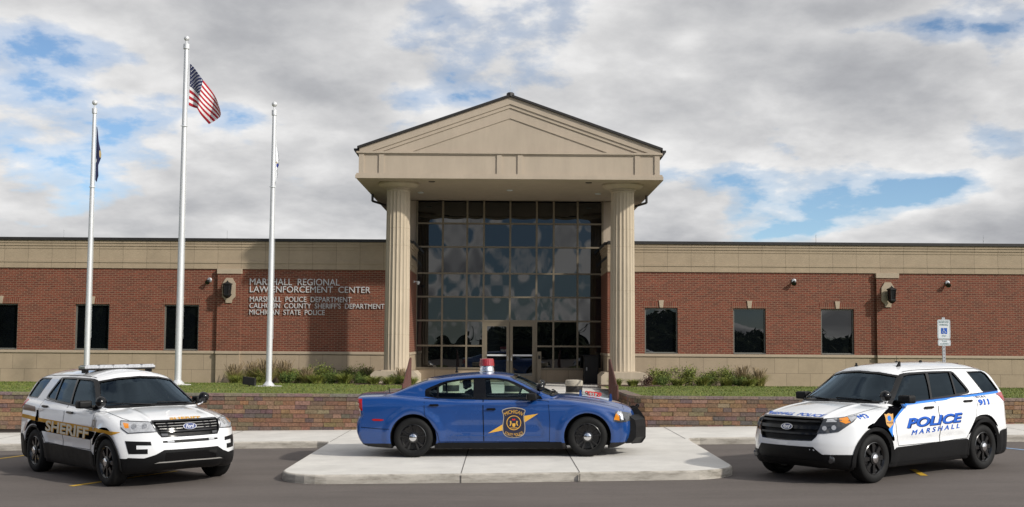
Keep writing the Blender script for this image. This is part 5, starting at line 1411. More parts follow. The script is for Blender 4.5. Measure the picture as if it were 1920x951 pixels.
def door_panel(root, f, s, outline, paint, handle, hm):
    """door skin a hair proud of the body, with the dark shut line round it"""
    fr = side_frame(s)
    d = panel('door', [inset(outline, .003)], f, fr, paint, root, off=.0015, cell=.06)
    panel('door_gap', [inset(outline, -.004), inset(outline, .0035)], f, fr, C['gap'], d, off=.0028, cell=.06)
    if handle:
        x, z, L = handle
        bm = bmesh.new(); P, G = shoot(f, fr, [(x, z)]); y = P[0][1]
        box(bm, x - L / 2, x + L / 2, min(y - s * .002, y + s * .038), max(y - s * .002, y + s * .038), z - .018, z + .018); bmesh.ops.bevel(bm, geom=bm.edges[:], offset=.012, segments=3, affect='EDGES')
        h = obj('handle', bm, hm, d); auto_smooth(h, 40)
    return d
def oval_badge(root, f, y, z, a=.11, b=.045, off=.012):
    el = lambda k: [(y + a * k * cos(2 * pi * i / 32), z + b * (k if k < .95 else 1) * sin(2 * pi * i / 32)) for i in range(32)]
    bg = panel('maker_badge', [el(1.)], f, FRONT, C['chrome'], root, off=off, cell=.1, thick=.006)
    panel('badge_field', [el(.90)], f, FRONT, C['oval'], bg, off=off + .008, cell=.1)
    me = text_on('Ford', y - a * .62, y + a * .62, z - b * .55, z + b * .60, bold=.02, shear=.35); panel('badge_script', me, f, FRONT, C['chrome'], bg, off=off + .0105, cell=0)

# ================================================================ THE TWO WHITE PATROL SUVS
SUVF = Suv()
S_FW = [(2.22, 1.165), (2.05, 1.29), (1.68, 1.555), (1.55, 1.578), (1.13, 1.588), (1.20, 1.40), (1.29, 1.19)]
S_RW = [(1.235, 1.205), (1.15, 1.40), (1.055, 1.59), (.48, 1.592), (.545, 1.40), (.60, 1.24)]
S_RV = [(.555, 1.248), (.50, 1.42), (.425, 1.585), (.39, 1.57), (.25, 1.36), (.21, 1.30), (.25, 1.268)]
S_QW = [(-.05, 1.575), (-.50, 1.575), (-.57, 1.54), (-.71, 1.28), (-.69, 1.262), (-.25, 1.262), (-.22, 1.28)]
S_DLO = chaikin([(2.36, 1.12), (2.10, 1.30), (1.74, 1.575), (1.60, 1.607), (1.0, 1.617), (.42, 1.612), (.345, 1.585), (.17, 1.32), (.16, 1.26), (.25, 1.235), (1.2, 1.175), (1.7, 1.145)], 1)
S_WS = sym([(0, 1.195), (.4, 1.19), (.74, 1.175), (.79, 1.195), (.66, 1.54), (.62, 1.565), (.35, 1.61), (0, 1.63)][0:]) 
def ws_poly(p): # (y>=0 half, bottom centre first, top centre last) -> closed polygon
    return [q for q in p] + [(-y, z) for y, z in reversed(p) if y > 1e-6]
S_WS = ws_poly([(0, 1.195), (.4, 1.19), (.74, 1.175), (.785, 1.195), (.66, 1.53), (.62, 1.56), (.35, 1.61), (0, 1.63)])
S_RWIN = ws_poly([(0, 1.27), (.55, 1.27), (.70, 1.29), (.60, 1.56), (.52, 1.585), (0, 1.60)])
def patrol_suv(kind, key, label):
    global rw_lim
    f = SUVF; root = empty('patrol_suv', (0, 0, 0), label=label, cat='police car', group='police cars parked in front of the building')
    pol = kind == 'police'
    if pol: grille = [(.0, .980), (.55, .972), (.575, .945), (.585, .90), (.53, .71), (.475, .648), (.0, .638)]
    else: grille = [(.0, .995), (.53, .992), (.545, .97), (.50, .82), (.46, .765), (0, .762)]
    G_ = ws_poly(grille[::-1])
    lowb = lambda c: c[:, 2] < .445
    rw_lim = None
    body = build_body(f, 'body', C['white'], [inset(S_DLO, .016), S_QW], S_WS, S_RWIN, .0142, ((-1.26, 3.88), 1.02, (.20, 1.80)), .413, (-1.02, 2.2, .62), [(G_, .06)], root, lowb)
    windows_on(f, root, [S_FW, S_RW, S_RV, S_QW], [('window_surround', S_DLO, [S_FW, S_RW, S_RV]), ('quarter_window_seal', inset(S_QW, -.016), [S_QW])], S_WS, S_RWIN, GL['dark'] if pol else GL['mid'], GL['ws'], GL['dark'])
    # interior
    seats(root, [(1.25, (-.38, .38), .62), (.35, (0,), .66)])
    bm = bmesh.new(); prism(bm, [(1.95, .7), (2.25, .7), (2.30, 1.10), (2.05, 1.12), (1.90, 1.0)], 'y', -.72, .72, bev=.03); obj('dashboard', bm, C['inner'], root)
    steering(root, 1.78, .38, 1.06)
    bm = bmesh.new(); prism(bm, [(.86, .75), (.89, .75), (.80, 1.5), (.77, 1.5)], 'y', -.68, .68); box(bm, .70, .78, -.6, -.02, 1.0, 1.04); obj('prisoner_screen', bm, C['inner'], root)
    # wheels
    for x in (0., f.wb):
        for s in (-1, 1): make_wheel(root, x, s, .862, f.r, .238, 'suv')
    B('underbody', [(-.85, 3.5, -.60, .60, .235, .33), (-.08, .08, -.75, .75, .31, .42), (2.79, 2.95, -.75, .75, .31, .42)], C['inner'], root)
    # doors and cladding on both flanks
    for s in (-1, 1):
        fr = side_frame(s)
        d1 = [(2.27, .52), (1.215, .52), (1.215, 1.14), (1.20, 1.175), (2.33, 1.11), (2.36, .98), (2.33, .70)]
        d2 = [(1.205, .52), (.50, .54), (.42, .66), (.20, .90), (.12, 1.06), (.12, 1.235), (.25, 1.222), (1.19, 1.175), (1.205, 1.14)]
        door_panel(root, f, s, d1, C['white'], (1.47, 1.068, .24), C['gloss'] if pol else C['gloss'])
        door_panel(root, f, s, d2, C['white'], (.375, 1.128, .24), C['gloss'])
        gap(root, f, fr, [(-.62, .70), (-.60, .95)], .008) if 0 else None
        for xc, a0, a1 in ((0., -14, 196), (f.wb, -14, 192)):
            if pol or True:
                panel('wheel_arch_trim', [ring_poly(xc, f.r, .408, .468 if pol else .440, a0, a1, 44)], f, fr, C['black'], root, off=.001, cell=0, thick=.014)
        panel('sill_trim', [[(2.405, .47), (2.35, .50), (.50, .53), (.455, .50), (.41, .40), (.44, .27), (2.42, .27)]], f, fr, C['black'], root, off=.001, cell=.06, thick=.012)
        panel('rear_bumper_trim', [[(-.455, .60), (-.60, .625), (-1.1, .64), (-1.1, .27), (-.41, .27)]], f, fr, C['black'], root, off=.001, cell=.05, thick=.005)
        tl = panel('tail_light', [[(-.575, 1.205), (-.70, 1.225), (-1.12, 1.24), (-1.12, 1.0), (-.92, 1.03), (-.66, 1.10)]], f, fr, C['red'], root, off=.002, cell=.03, thick=.008)
        gap(root, f, TOP, [(1.62, s * .60), (1.0, s * .635), (0, s * .64), (-.8, s * .61)], .014, 'roof_channel')
        gap(root, f, FRONT, [(s * .0, .0), (.1, .0)], .001) if 0 else None
    panel('rear_bumper', [[(-.85, .27), (.85, .27), (.85, .62), (-.85, .62)]], f, REAR, C['black'], root, off=.002, cell=.08)
    panel('number_plate', [[(-.16, .80), (.16, .80), (.16, .94), (-.16, .94)]], f, REAR, C['silver'], root, off=.008, cell=.1, thick=.004)
    # bonnet shut lines
    gap(root, f, TOP, [(2.43, .80), (2.75, .815), (3.05, .80), (3.25, .76), (3.40, .68)], .010, 'bonnet_gap'); gap(root, f, TOP, [(2.43, -.80), (2.75, -.815), (3.05, -.80), (3.25, -.76), (3.40, -.68)], .010, 'bonnet_gap')
    # cowl and wipers
    panel('cowl', [[(-.80, 1.15), (-.80, 1.172), (0, 1.196), (.80, 1.172), (.80, 1.15), (0, 1.165)]], f, FRONT, C['black'], root, off=.006, cell=.08)
    for y0, y1 in ((.62, .02), (-.10, -.68)):
        P, G = shoot(f, FRONT, [(y0, 1.185), (y0 * .5 + y1 * .5, 1.205), (y1, 1.215)]); bm = bmesh.new(); tube(bm, [tuple(p + g * .018) for p, g in zip(P, G)], .009, 6); obj('wiper', bm, C['black'], root)
    mirror(root, 2.08, 1, 1.0, 1.215, .215); mirror(root, 2.08, -1, -1.0, 1.215, .215)
    # front end
    Gr = bpy.data.objects['body'] if 0 else None
    gf = lambda X, Y, Z: f(X, Y, Z) + .045
    gp = panel('grille', [inset(G_, -.005)], gf, FRONT, C['black'], root, off=0, cell=.06)
    if pol:
        panel('grille_surround', [inset(G_, -.008), inset(G_, .012)], f, FRONT, C['gloss'], gp, off=.002, cell=.08)
        for z, w, hh in ((.925, .56, .028), (.835, .56, .05), (.745, .53, .028)):
            panel('grille_bar', [[(-w, z - hh / 2), (w, z - hh / 2), (w, z + hh / 2), (-w, z + hh / 2)]], f, FRONT, C['gloss'], gp, off=-.022, cell=.06, thick=.02)
        oval_badge(gp, f, .03, .832)
        panel('lower_intake', [[(-.615, .27), (.615, .27), (.66, .40), (.62, .445), (.50, .555), (-.50, .555), (-.62, .445), (-.66, .40)]], f, FRONT, C['black'], root, off=.0015, cell=.06)
        li = panel('bumper_trim', [[(-.86, .235), (.86, .235), (.86, .44), (.63, .44), (.615, .36), (-.615, .36), (-.63, .44), (-.86, .44)]], f, FRONT, C['black'], root, off=.002, cell=.05, thick=.006)
        for s in (-1, 1):
            P, G = shoot(f, FRONT, [(s * .72, .375)]); bm = bmesh.new(); lathe(bm, [(.05, -.02), (.055, .02), (.045, .025), (0, .022)], 20, axis='x'); o = obj('fog_lamp', bm, C['dlens'], root); o.location = tuple(P[0]); auto_smooth(o)
    else:
        for z in (.955, .915, .875):
            w = .515 - (.96 - z) * .35
            gb = panel('grille_bar', [[(-w, z - .011), (w, z - .011), (w, z + .011), (-w, z + .011)]], f, FRONT, C['gloss'], gp, off=-.022, cell=.06, thick=.018)
            panel('bar_edge', [[(-w + .01, z + .001), (w - .01, z + .001), (w - .01, z + .007), (-w + .01, z + .007)]], f, FRONT, C['silver'], gb, off=-.0035, cell=.1)
        panel('grille_bar', [[(-.47, .828), (.47, .828), (.465, .852), (-.465, .852)]], f, FRONT, C['gloss'], gp, off=-.022, cell=.06, thick=.02)
        panel('grille_surround', [inset(G_, -.012), inset(G_, .010)], f, FRONT, C['gloss'], gp, off=.002, cell=.08)
        for s in (-1, 1): panel('grille_strobe', [[(s * .37, .772), (s * .455, .776), (s * .465, .812), (s * .37, .808)]], f, FRONT, C['dlens'], gp, off=-.01, cell=.08, thick=.006)
        oval_badge(gp, f, -.015, .895)
        sl = panel('bumper_slot', [chaikin([(-.455, .665), (.455, .665), (.455, .708), (-.455, .708)], 1)], f, FRONT, C['black'], root, off=.002, cell=.06)
        for y in (-.34, .33): panel('strobe_light', [[(y - .05, .672), (y + .05, .672), (y + .05, .70), (y - .05, .70)]], f, FRONT, C['lens'], sl, off=.006, cell=.08, thick=.004)
        panel('lower_intake', [[(-.42, .40), (.42, .40), (.42, .525), (-.42, .525)]], f, FRONT, C['gloss'], root, off=.008, cell=.06)
        panel('bumper_trim', [[(-.88, .235), (.88, .235), (.88, .462), (.70, .452), (.56, .50), (.44, .568), (-.44, .568), (-.56, .50), (-.70, .452), (-.88, .462)]], f, FRONT, C['black'], root, off=.002, cell=.05, thick=.003)
        panel('skid_lip', [[(-.56, .37), (-.50, .392), (0, .40), (.50, .392), (.56, .37), (.50, .376), (0, .384), (-.50, .376)]], f, FRONT, C['silver'], root, off=.010, cell=.05, thick=.004)
        for s in (-1, 1):
            fr = diag(s, 35)
            v = [(3.359, .898, .710), (3.619, .613, .695), (3.635, .608, .642), (3.50, .784, .646), (3.508, .787, .587), (3.611, .656, .589), (3.615, .657, .517), (3.43, .870, .519)]
            v = v if s > 0 else mir(v)
            panel('bumper_vent', [pts_uv(fr, v)], f, fr, C['black'], root, off=.002, cell=.05, thick=.004)
    for s in (-1, 1):
        fr = diag(s, 32); mm = (lambda p: p) if s > 0 else mir
        if pol:
            hl = [(3.51, .575, .965), (3.245, .79, .988), (3.068, .835, 1.015), (3.167, .891, .966), (3.241, .90, .924), (3.457, .788, .778), (3.58, .646, .755), (3.64, .54, .750)]
            h = panel('headlight', [pts_uv(fr, mm(hl))], f, fr, C['dlens'], root, off=.003, cell=.04, thick=.006)
            panel('turn_signal', [pts_uv(fr, mm([(3.365, .735, .966), (3.24, .79, .984), (3.26, .86, .915), (3.35, .84, .893), (3.396, .767, .926)]))], f, fr, C['amber'], h, off=.010, cell=.04)
            panel('clear_section', [pts_uv(fr, mm([(3.235, .792, .984), (3.085, .838, 1.006), (3.17, .885, .963), (3.25, .865, .920)]))], f, fr, C['lens'], h, off=.010, cell=.04)
            panel('clear_section', [pts_uv(fr, mm([(3.49, .616, .957), (3.385, .715, .964), (3.43, .735, .918), (3.53, .62, .915)]))], f, fr, C['lens'], h, off=.010, cell=.04)
            for (x, y, z) in ((3.49, .73, .838), (3.57, .623, .829)):
                uv = pts_uv(fr, mm([(x, y, z)]))[0]; panel('projector', [[(uv[0] + .034 * cos(t), uv[1] + .034 * sin(t)) for t in np.linspace(0, 2 * pi, 18)[:-1]]], f, fr, C['lens'], h, off=.010, cell=0, thick=.004)
        else:
            hl = [(3.09, .85, 1.0), (3.50, .555, .984), (3.622, .515, .834), (3.53, .70, .828), (3.37, .857, .817), (3.22, .89, .89)]
            h = panel('headlight', [pts_uv(fr, mm(hl))], f, fr, C['lens'], root, off=.003, cell=.04, thick=.006)
            panel('turn_signal', [pts_uv(fr, mm([(3.195, .862, .969), (3.292, .815, .958), (3.351, .834, .895), (3.299, .871, .893)]))], f, fr, C['amber'], h, off=.010, cell=.04)
            panel('headlight_edge', [pts_uv(fr, mm(hl)), inset(pts_uv(fr, mm(hl)), .012)], f, fr, C['dlens'], h, off=.010, cell=.05)
            for (x, y, z) in ((3.495, .653, .92), (3.389, .769, .92)):
                uv = pts_uv(fr, mm([(x, y, z)]))[0]; panel('projector', [[(uv[0] + .038 * cos(t), uv[1] + .038 * sin(t)) for t in np.linspace(0, 2 * pi, 18)[:-1]]], f, fr, C['reflector'], h, off=.010, cell=0, thick=.004)
    # door mounted lamp, aerials
    spotlight(root, 2.44, 1, .88, 1.275)
    if not pol: spotlight(root, 2.44, -1, -.88, 1.265)
    def aerial(x, y, hgt, r=.012, shark=False):
        P, G = shoot(f, TOP, [(x, y)]); z = P[0][2]; bm = bmesh.new()
        if shark: prism(bm, [(x - .06, z - .005), (x + .05, z - .005), (x - .03, z + hgt), (x - .055, z + hgt)], 'y', y - .013, y + .013, bev=.006)
        else: lathe(bm, [(.028, z - .004), (.028, z + .012), (r, z + .02), (r, z + hgt)], 12, (x, y, 0))
        obj('aerial', bm, C['black'], root)
    if pol:
        aerial(1.62, -.26, .05, .016); aerial(1.41, .39, .085, shark=True); aerial(.45, .15, .03, .02); aerial(-.75, .0, .035, .07); aerial(.9, 0, .10, .003)
    else:
        aerial(-.2, .0, .04, .03)
    # livery
    if pol:
        fr = side_frame(1)
        for s in (1, -1):
            fr = side_frame(s)
            LV = lambda r, t: (2.09 - r, t + .030 * (r / 1.5)) if s > 0 else (.59 + r, t + .030 * (1 - r / 1.5))
            panel('side_stripe', [[(1.95, 1.115), (1.95, 1.148), (-.70, 1.252), (-.70, 1.220)]], f, fr, C['lblue'], root, off=.005, cell=.05)
            panel('side_stripe', [[(1.95, 1.149), (1.95, 1.160), (-.70, 1.266), (-.70, 1.253)]], f, fr, C['navy'], root, off=.005, cell=.05)
            panel('fender_swoosh', [[(3.0, .838), (2.90, .89), (2.787, .945), (2.65, 1.01), (2.514, 1.063), (2.32, 1.11), (2.126, 1.135), (2.03, 1.133), (2.18, 1.06), (2.33, .97), (2.46, .87), (2.56, .78), (2.66, .815), (2.80, .845), (2.92, .85)]], f, fr, C['black_v'], root, off=.005, cell=.04)
            panel('fender_swoosh', [[(2.03, 1.133), (1.90, 1.124), (2.08, 1.075), (2.233, .995), (2.34, .92), (2.408, .846), (2.45, .75), (2.465, .665), (2.50, .71), (2.56, .78), (2.46, .87), (2.33, .97), (2.18, 1.06)]], f, fr, C['lblue'], root, off=.0052, cell=.04)
            me = text_on('POLICE', .01, 1.50, .775, .925, bold=.05, shear=.25); panel('police_lettering', me, f, fr, C['navy'], root, off=.0055, cell=.10, xf=lambda r, t: LV(r + .018, t - .010))
            me = text_on('POLICE', .01, 1.50, .775, .925, bold=.028, shear=.25); panel('police_lettering', me, f, fr, C['txtb'], root, off=.0075, cell=.10, xf=lambda r, t: LV(r, t))
            LM = (lambda r, t: (1.967 - r, t + .045 * (r / 1.27))) if s > 0 else (lambda r, t: (.70 + r, t + .045 * (1 - r / 1.27)))
            me = text_on('M A R S H A L L', .0, 1.27, .664, .735, bold=0, shear=.25, heavy=.009); panel('marshall_lettering', me, f, fr, C['txtb'], root, off=.006, cell=.1, xf=LM)
            L9 = (lambda r, t: (.084 - r, t + .02 * r)) if s > 0 else (lambda r, t: (-.235 + r, t))
            me = text_on('911', 0, .315, 1.04, 1.138, bold=.05); panel('dial_911_lettering', me, f, fr, C['txtb'], root, off=.006, cell=.1, xf=L9)
            me = text_on('D I A L', .01, .30, 1.158, 1.187, bold=.03); panel('dial_911_lettering', me, f, fr, C['navy'], root, off=.006, cell=.1, xf=L9)
            L3 = (lambda r, t: (3.12 - r, t + .015 * r / .17)) if s > 0 else (lambda r, t: (2.95 + r, t))
            me = text_on('M3', 0, .17, .955, 1.008, bold=0, heavy=.007); panel('unit_number', me, f, fr, C['txtb'], root, off=.006, cell=.05, xf=L3)
            sh = [(2.601, 1.015), (2.56, 1.005), (2.50, 1.02), (2.43, 1.005), (2.392, 1.015), (2.405, .93), (2.416, .853), (2.516, .800), (2.60, .855), (2.59, .94)]
            bd = panel('shield_badge', [sh], f, fr, C['badge_gold'], root, off=.007, cell=.04)
            panel('badge_centre', [[(2.50 + .045 * cos(t), .945 + .042 * sin(t)) for t in np.linspace(0, 2 * pi, 16)[:-1]]], f, fr, C['lblue'], bd, off=.0085, cell=0)
            me = text_on('POLICE', 0, .15, .868, .892, bold=.02); panel('badge_lettering', me, f, fr, C['navy'], bd, off=.0085, cell=0, xf=(lambda r, t: (2.575 - r, t)) if s > 0 else (lambda r, t: (2.425 + r, t)))
        me = text_on('MARSHALL  POLICE', -.60, .53, 0, .085, bold=0, shear=.2, heavy=.008)
        panel('bonnet_lettering', me, f, TOP, C['txtb'], root, off=.004, cell=.05, xf=lambda r, t: (3.572 - .62 * abs(r) ** 3 - t * 1.1, r))
    else:
        for s in (-1, 1):
            fr = side_frame(s)
            panel('gold_stripe', [[(-.62, .905), (-.62, .965), (.16, .935), (.24, .926), (2.45, .872), (3.27, .838), (3.20, .812), (3.10, .785), (2.85, .81), (2.34, .815), (.24, .868), (.16, .870)]], f, fr, C['gold'], root, off=.005, cell=.05)
            panel('black_band', [[(.24, .866), (2.34, .812), (2.50, .80), (2.47, .76), (2.42, .72), (2.30, .675), (.24, .718)]], f, fr, C['black_v'], root, off=.0048, cell=.05)
            panel('black_band', [[(.03, 1.055), (.10, 1.06), (.13, .98), (.19, .90), (.27, .80), (.30, .72), (.21, .715), (.14, .80), (.06, .92)]], f, fr, C['black_v'], root, off=.0056, cell=.04)
            panel('rear_patch', [[(-.62, 1.135), (-.05, 1.105), (-.02, 1.02), (-.62, 1.035)]], f, fr, C['brown'], root, off=.005, cell=.05)
            LT = (lambda r, t: (.50 + r, t - .045 * (r / 1.75))) if s < 0 else (lambda r, t: (2.25 - r, t - .045 * (1 - r / 1.75)))
            me = text_on('SHERIFF', .0, 1.76, .728, .905, bold=.05, shear=.08); panel('sheriff_lettering', me, f, fr, C['gold'], root, off=.0065, cell=.10, xf=lambda r, t: LT(r + .012, t - .010))
            me = text_on('SHERIFF', .0, 1.76, .728, .905, bold=.028, shear=.08); panel('sheriff_lettering', me, f, fr, C['cream'], root, off=.0085, cell=.10, xf=LT)
            star = []
            for k in range(12):
                t = pi / 2 + pi * k / 6; q = .105 if k % 2 == 0 else .06; star.append((2.42 + q * 1.0 * cos(t), .935 + q * 1.1 * sin(t)))
            bd = panel('star_badge', [star], f, fr, C['silver'], root, off=.007, cell=.04)
            panel('badge_rim', [[(2.42 + .05 * cos(t), .935 + .055 * sin(t)) for t in np.linspace(0, 2 * pi, 20)[:-1]], [(2.42 + .038 * cos(t), .935 + .042 * sin(t)) for t in np.linspace(0, 2 * pi, 20)[:-1]]], f, fr, C['brown'], bd, off=.0085, cell=0)
        me = text_on('SHERIFF', -.27, .27, 0, .062, bold=.03, shear=.25); panel('bonnet_lettering', me, f, TOP, C['gold'], root, off=.004, cell=.05, xf=lambda r, t: (3.555 - .5 * abs(r) ** 3 - t * 1.35, r))
        # roof light bar
        lb = empty('light_bar', (1.05, 0, 1.735)); lb.parent = root
        bm = bmesh.new(); box(bm, -.13, .13, -.62, .62, .0, .028, bev=.01); 
        for y in (-.56, .56): box(bm, -.05, .05, y - .04, y + .04, -.05, .0)
        obj('base', bm, C['black'], lb)
        for i, (a, b) in enumerate([(-.62, -.38), (-.375, -.13), (-.125, .125), (.13, .375), (.38, .62)]):
            bm = bmesh.new(); box(bm, -.135, .135, a, b, .029, .085); bmesh.ops.bevel(bm, geom=[e for e in bm.edges if abs(e.verts[0].co.z - e.verts[1].co.z) < 1e-4 and e.verts[0].co.z > .08], offset=.02, segments=3, affect='EDGES'); o = obj('lens', bm, C['lens'], lb); auto_smooth(o)
    place(root, key)
    return root
patrol_suv('police', 'po', 'white police SUV lettered POLICE MARSHALL in blue, parked on the right')
patrol_suv('sheriff', 'sh', 'white sheriff SUV with gold and black SHERIFF stripe and roof light bar, on the left')

# ================================================================ THE BLUE STATE POLICE SEDAN
SEDF = Sedan()
def sedan():
    global rw_lim
    f = SEDF; root = empty('patrol_sedan', (0, 0, 0), label='blue state police sedan with a red roof beacon parked side-on on the concrete island', cat='police car', group='police cars parked in front of the building')
    RWd = [(.44, 1.045), (.44, 1.235), (.55, 1.285), (.80, 1.325), (1.05, 1.345), (1.055, 1.035)]
    QW = [(.28, 1.055), (.275, 1.15), (.30, 1.175), (.405, 1.222), (.405, 1.05)]
    FWd = [(1.285, 1.03), (1.255, 1.345), (1.46, 1.342), (1.66, 1.305), (1.92, 1.18), (2.08, 1.085), (2.10, 1.03)]
    DLO = chaikin([(.20, 1.03), (.19, 1.17), (.24, 1.20), (.52, 1.315), (.80, 1.357), (1.10, 1.375), (1.46, 1.372), (1.70, 1.332), (1.97, 1.205), (2.24, 1.05), (2.28, .985), (1.24, 1.0)], 1)
    WS = ws_poly([(0, 1.09), (.4, 1.075), (.70, 1.055), (.735, 1.07), (.60, 1.34), (.54, 1.375), (0, 1.415)])
    RW = ws_poly([(0, 1.15), (.46, 1.145), (.60, 1.16), (.50, 1.305), (.44, 1.33), (0, 1.35)])
    rw_lim = .35
    body = build_body(f, 'body', C['blue'], [inset(DLO, .016)], WS, RW, .0135, ((-1.14, 4.05), 1.0, (.14, 1.53)), .405, (-.35, 2.35, .55), [], root)
    rw_lim = None
    windows_on(f, root, [RWd, QW, FWd], [('window_surround', DLO, [RWd, QW, FWd])], WS, RW, GL['clear'], GL['ws'], GL['clear'])
    seats(root, [(1.28, (-.36, .36), .50), (.35, (0,), .46)])
    bm = bmesh.new(); prism(bm, [(1.95, .6), (2.3, .6), (2.36, .98), (2.1, 1.03), (1.92, .92)], 'y', -.70, .70, bev=.03); obj('dashboard', bm, C['inner'], root)
    steering(root, 1.80, .36, .985)
    for x in (0., f.wb):
        for s in (-1, 1): make_wheel(root, x, s, .835, f.r, .225, 'sedan')
    B('underbody', [(-.85, 3.6, -.62, .62, .17, .30), (-.06, .06, -.74, .74, .30, .40), (3.0, 3.1, -.74, .74, .30, .40)], C['inner'], root)
    for s in (-1, 1):
        fr = side_frame(s)
        d2 = [(1.235, .27), (.46, .27), (.43, .42), (.30, .62), (.205, .74), (.195, 1.02), (1.225, .995)]
        d1 = [(2.385, .26), (1.245, .27), (1.235, .995), (2.27, .975), (2.375, .965), (2.40, .60)]
        for d, h in ((d2, (.375, .912, .17)), (d1, (1.375, .835, .165))): door_panel(root, f, s, d, C['blue'], h, C['gloss'])
        panel('sill_skirt', [[(2.60, .255), (.43, .255), (.42, .16), (2.62, .15)]], f, fr, C['black'], root, off=.002, cell=.06, thick=.010)
        panel('side_marker', [chaikin([(-.735, .662), (-.70, .678), (-.54, .67), (-.51, .655), (-.56, .638), (-.70, .642)], 1)], f, fr, C['red'], root, off=.002, cell=.04, thick=.004)
        hl = [(3.505, .934, .615), (3.545, .907, .773), (3.60, .87, .782), (3.72, .78, .755), (3.82, .62, .735), (3.87, .60, .63), (3.735, .85, .596), (3.604, .916, .59)]
        hf = diag(s, 70); mm = (lambda p: p) if s > 0 else mir
        h = panel('headlight', [pts_uv(hf, mm(hl))], f, hf, C['dlens'], root, off=.003, cell=.04, thick=.006)
        panel('turn_signal', [pts_uv(hf, mm([(3.515, .93, .64), (3.545, .912, .735), (3.60, .90, .77), (3.61, .905, .62)]))], f, hf, C['amber'], h, off=.010, cell=.04)
        panel('reflector', [pts_uv(hf, mm([(3.62, .885, .775), (3.66, .87, .775), (3.67, .885, .62), (3.63, .90, .62)]))], f, hf, C['chrome'], h, off=.010, cell=.04)
        panel('reflector', [pts_uv(hf, mm([(3.56, .905, .745), (3.60, .893, .785), (3.625, .888, .755), (3.60, .90, .70)]))], f, hf, C['lens'], h, off=.011, cell=.04)
        rf = Frame((-2.4, s * 1.5, 0), (.6, -.8 * s * -1 * -1, 0), (0, 0, 1), (.8, -.6 * s, 0), 3.) if 0 else side_frame(s)
        panel('tail_light', [[(-.90, .82), (-.915, 1.02), (-1.05, 1.03), (-1.05, .81)]], f, rf, C['red'], root, off=.002, cell=.03, thick=.006)
        gap(root, f, fr, [(-.93, .53), (-.60, .50), (-.42, .495)], .010)
        gap(root, f, fr, [(2.40, .97), (2.62, .985), (3.35, .90), (3.70, .83)], .008, 'bonnet_gap') if 0 else None
        gap(root, f, fr, [(3.70, .80), (3.69, .84), (3.70, .88)], .008)
    panel('tail_light', [[(-.74, .86), (.74, .86), (.74, .98), (-.74, .98)]], f, REAR, C['red'], root, off=.002, cell=.06, thick=.006)
    gap(root, f, TOP, [(2.48, -.80), (2.9, -.80), (3.4, -.76), (3.62, -.72)], .009, 'bonnet_gap'); gap(root, f, TOP, [(2.48, .80), (2.9, .80), (3.4, .76), (3.62, .72)], .009, 'bonnet_gap')
    panel('grille', [ws_poly([(0, .52), (.38, .52), (.42, .74), (0, .76)])], f, FRONT, C['black'], root, off=.002, cell=.06)
    panel('cowl', [[(-.74, 1.035), (-.74, 1.06), (0, 1.092), (.74, 1.06), (.74, 1.035), (0, 1.068)]], f, FRONT, C['black'], root, off=.010, cell=.06, thick=.006)
    for y0, y1 in ((.55, .0), (-.12, -.66)):
        P, G = shoot(f, FRONT, [(y0, 1.085), (y0 * .5 + y1 * .5, 1.10), (y1, 1.085)]); bm = bmesh.new(); tube(bm, [tuple(p + g * .02) for p, g in zip(P, G)], .011, 6); obj('wiper', bm, C['black'], root)
    mirror(root, 2.10, 1, .98, 1.045, .19); mirror(root, 2.10, -1, -.98, 1.045, .19)
    spotlight(root, 2.235, -1, -.84, 1.205, .075); spotlight(root, 2.235, 1, .84, 1.205, .075)
    # red roof beacon
    bc = empty('roof_beacon', (1.245, 0, 1.468)); bc.parent = root
    bm = bmesh.new(); lathe(bm, [(.15, -.03), (.15, .0), (.137, .01), (.135, .05), (.128, .06), (.128, .095), (.135, .10), (.135, .105)], 40); o = obj('base', bm, C['chrome'], bc); auto_smooth(o)
    bm = bmesh.new(); n = 40; seg = 80; rings = []
    for z, r in ((.106, .136), (.20, .126), (.225, .122), (.235, .11), (.238, .0)):
        rings.append([bm.verts.new(((r + (.003 * (i % 4 < 2)) * (r > .05)) * cos(2 * pi * i / seg), (r + (.003 * (i % 4 < 2)) * (r > .05)) * sin(2 * pi * i / seg), z)) for i in range(seg)])
    for A_, B_ in zip(rings, rings[1:]):
        for i in range(seg): bm.faces.new([A_[i], A_[(i + 1) % seg], B_[(i + 1) % seg], B_[i]])
    bmesh.ops.remove_doubles(bm, verts=bm.verts, dist=1e-5); o = obj('lens', bm, C['beacon'], bc); auto_smooth(o, 40)
    bm = bmesh.new(); lathe(bm, [(.03, 1.45), (.03, 1.475), (.018, 1.48), (.018, 1.545), (.012, 1.552)], 14, (.69, 0, 0)); obj('aerial', bm, C['black'], root)
    bm = bmesh.new(); lathe(bm, [(.012, 1.09), (.008, 1.18)], 8, (-.56, .0, 0)); obj('aerial', bm, C['black'], root)
    # bonnet stop sign in its two blue brackets
    sg = bpy.data.objects.new('stop_fin', None); COL.objects.link(sg); sg.parent = root
    zt = lambda x, t: (1.092 - (x - 2.95) * .135) + (t - 1) * .085 * 1.0
    bm = bmesh.new(); prism(bm, [(2.97, zt(2.97, .15)), (3.49, zt(3.49, .15)), (3.49, zt(3.49, 1)), (2.97, zt(2.97, 1))], 'y', -.006, .006); obj('acrylic_panel', bm, GL['fin'], sg)
    bm = bmesh.new(); prism(bm, [(2.97, zt(2.97, -.05)), (3.49, zt(3.49, -.05)), (3.49, zt(3.49, .32)), (2.97, zt(2.97, .32))], 'y', -.010, .010); obj('lower_rail', bm, C['acry'], sg)
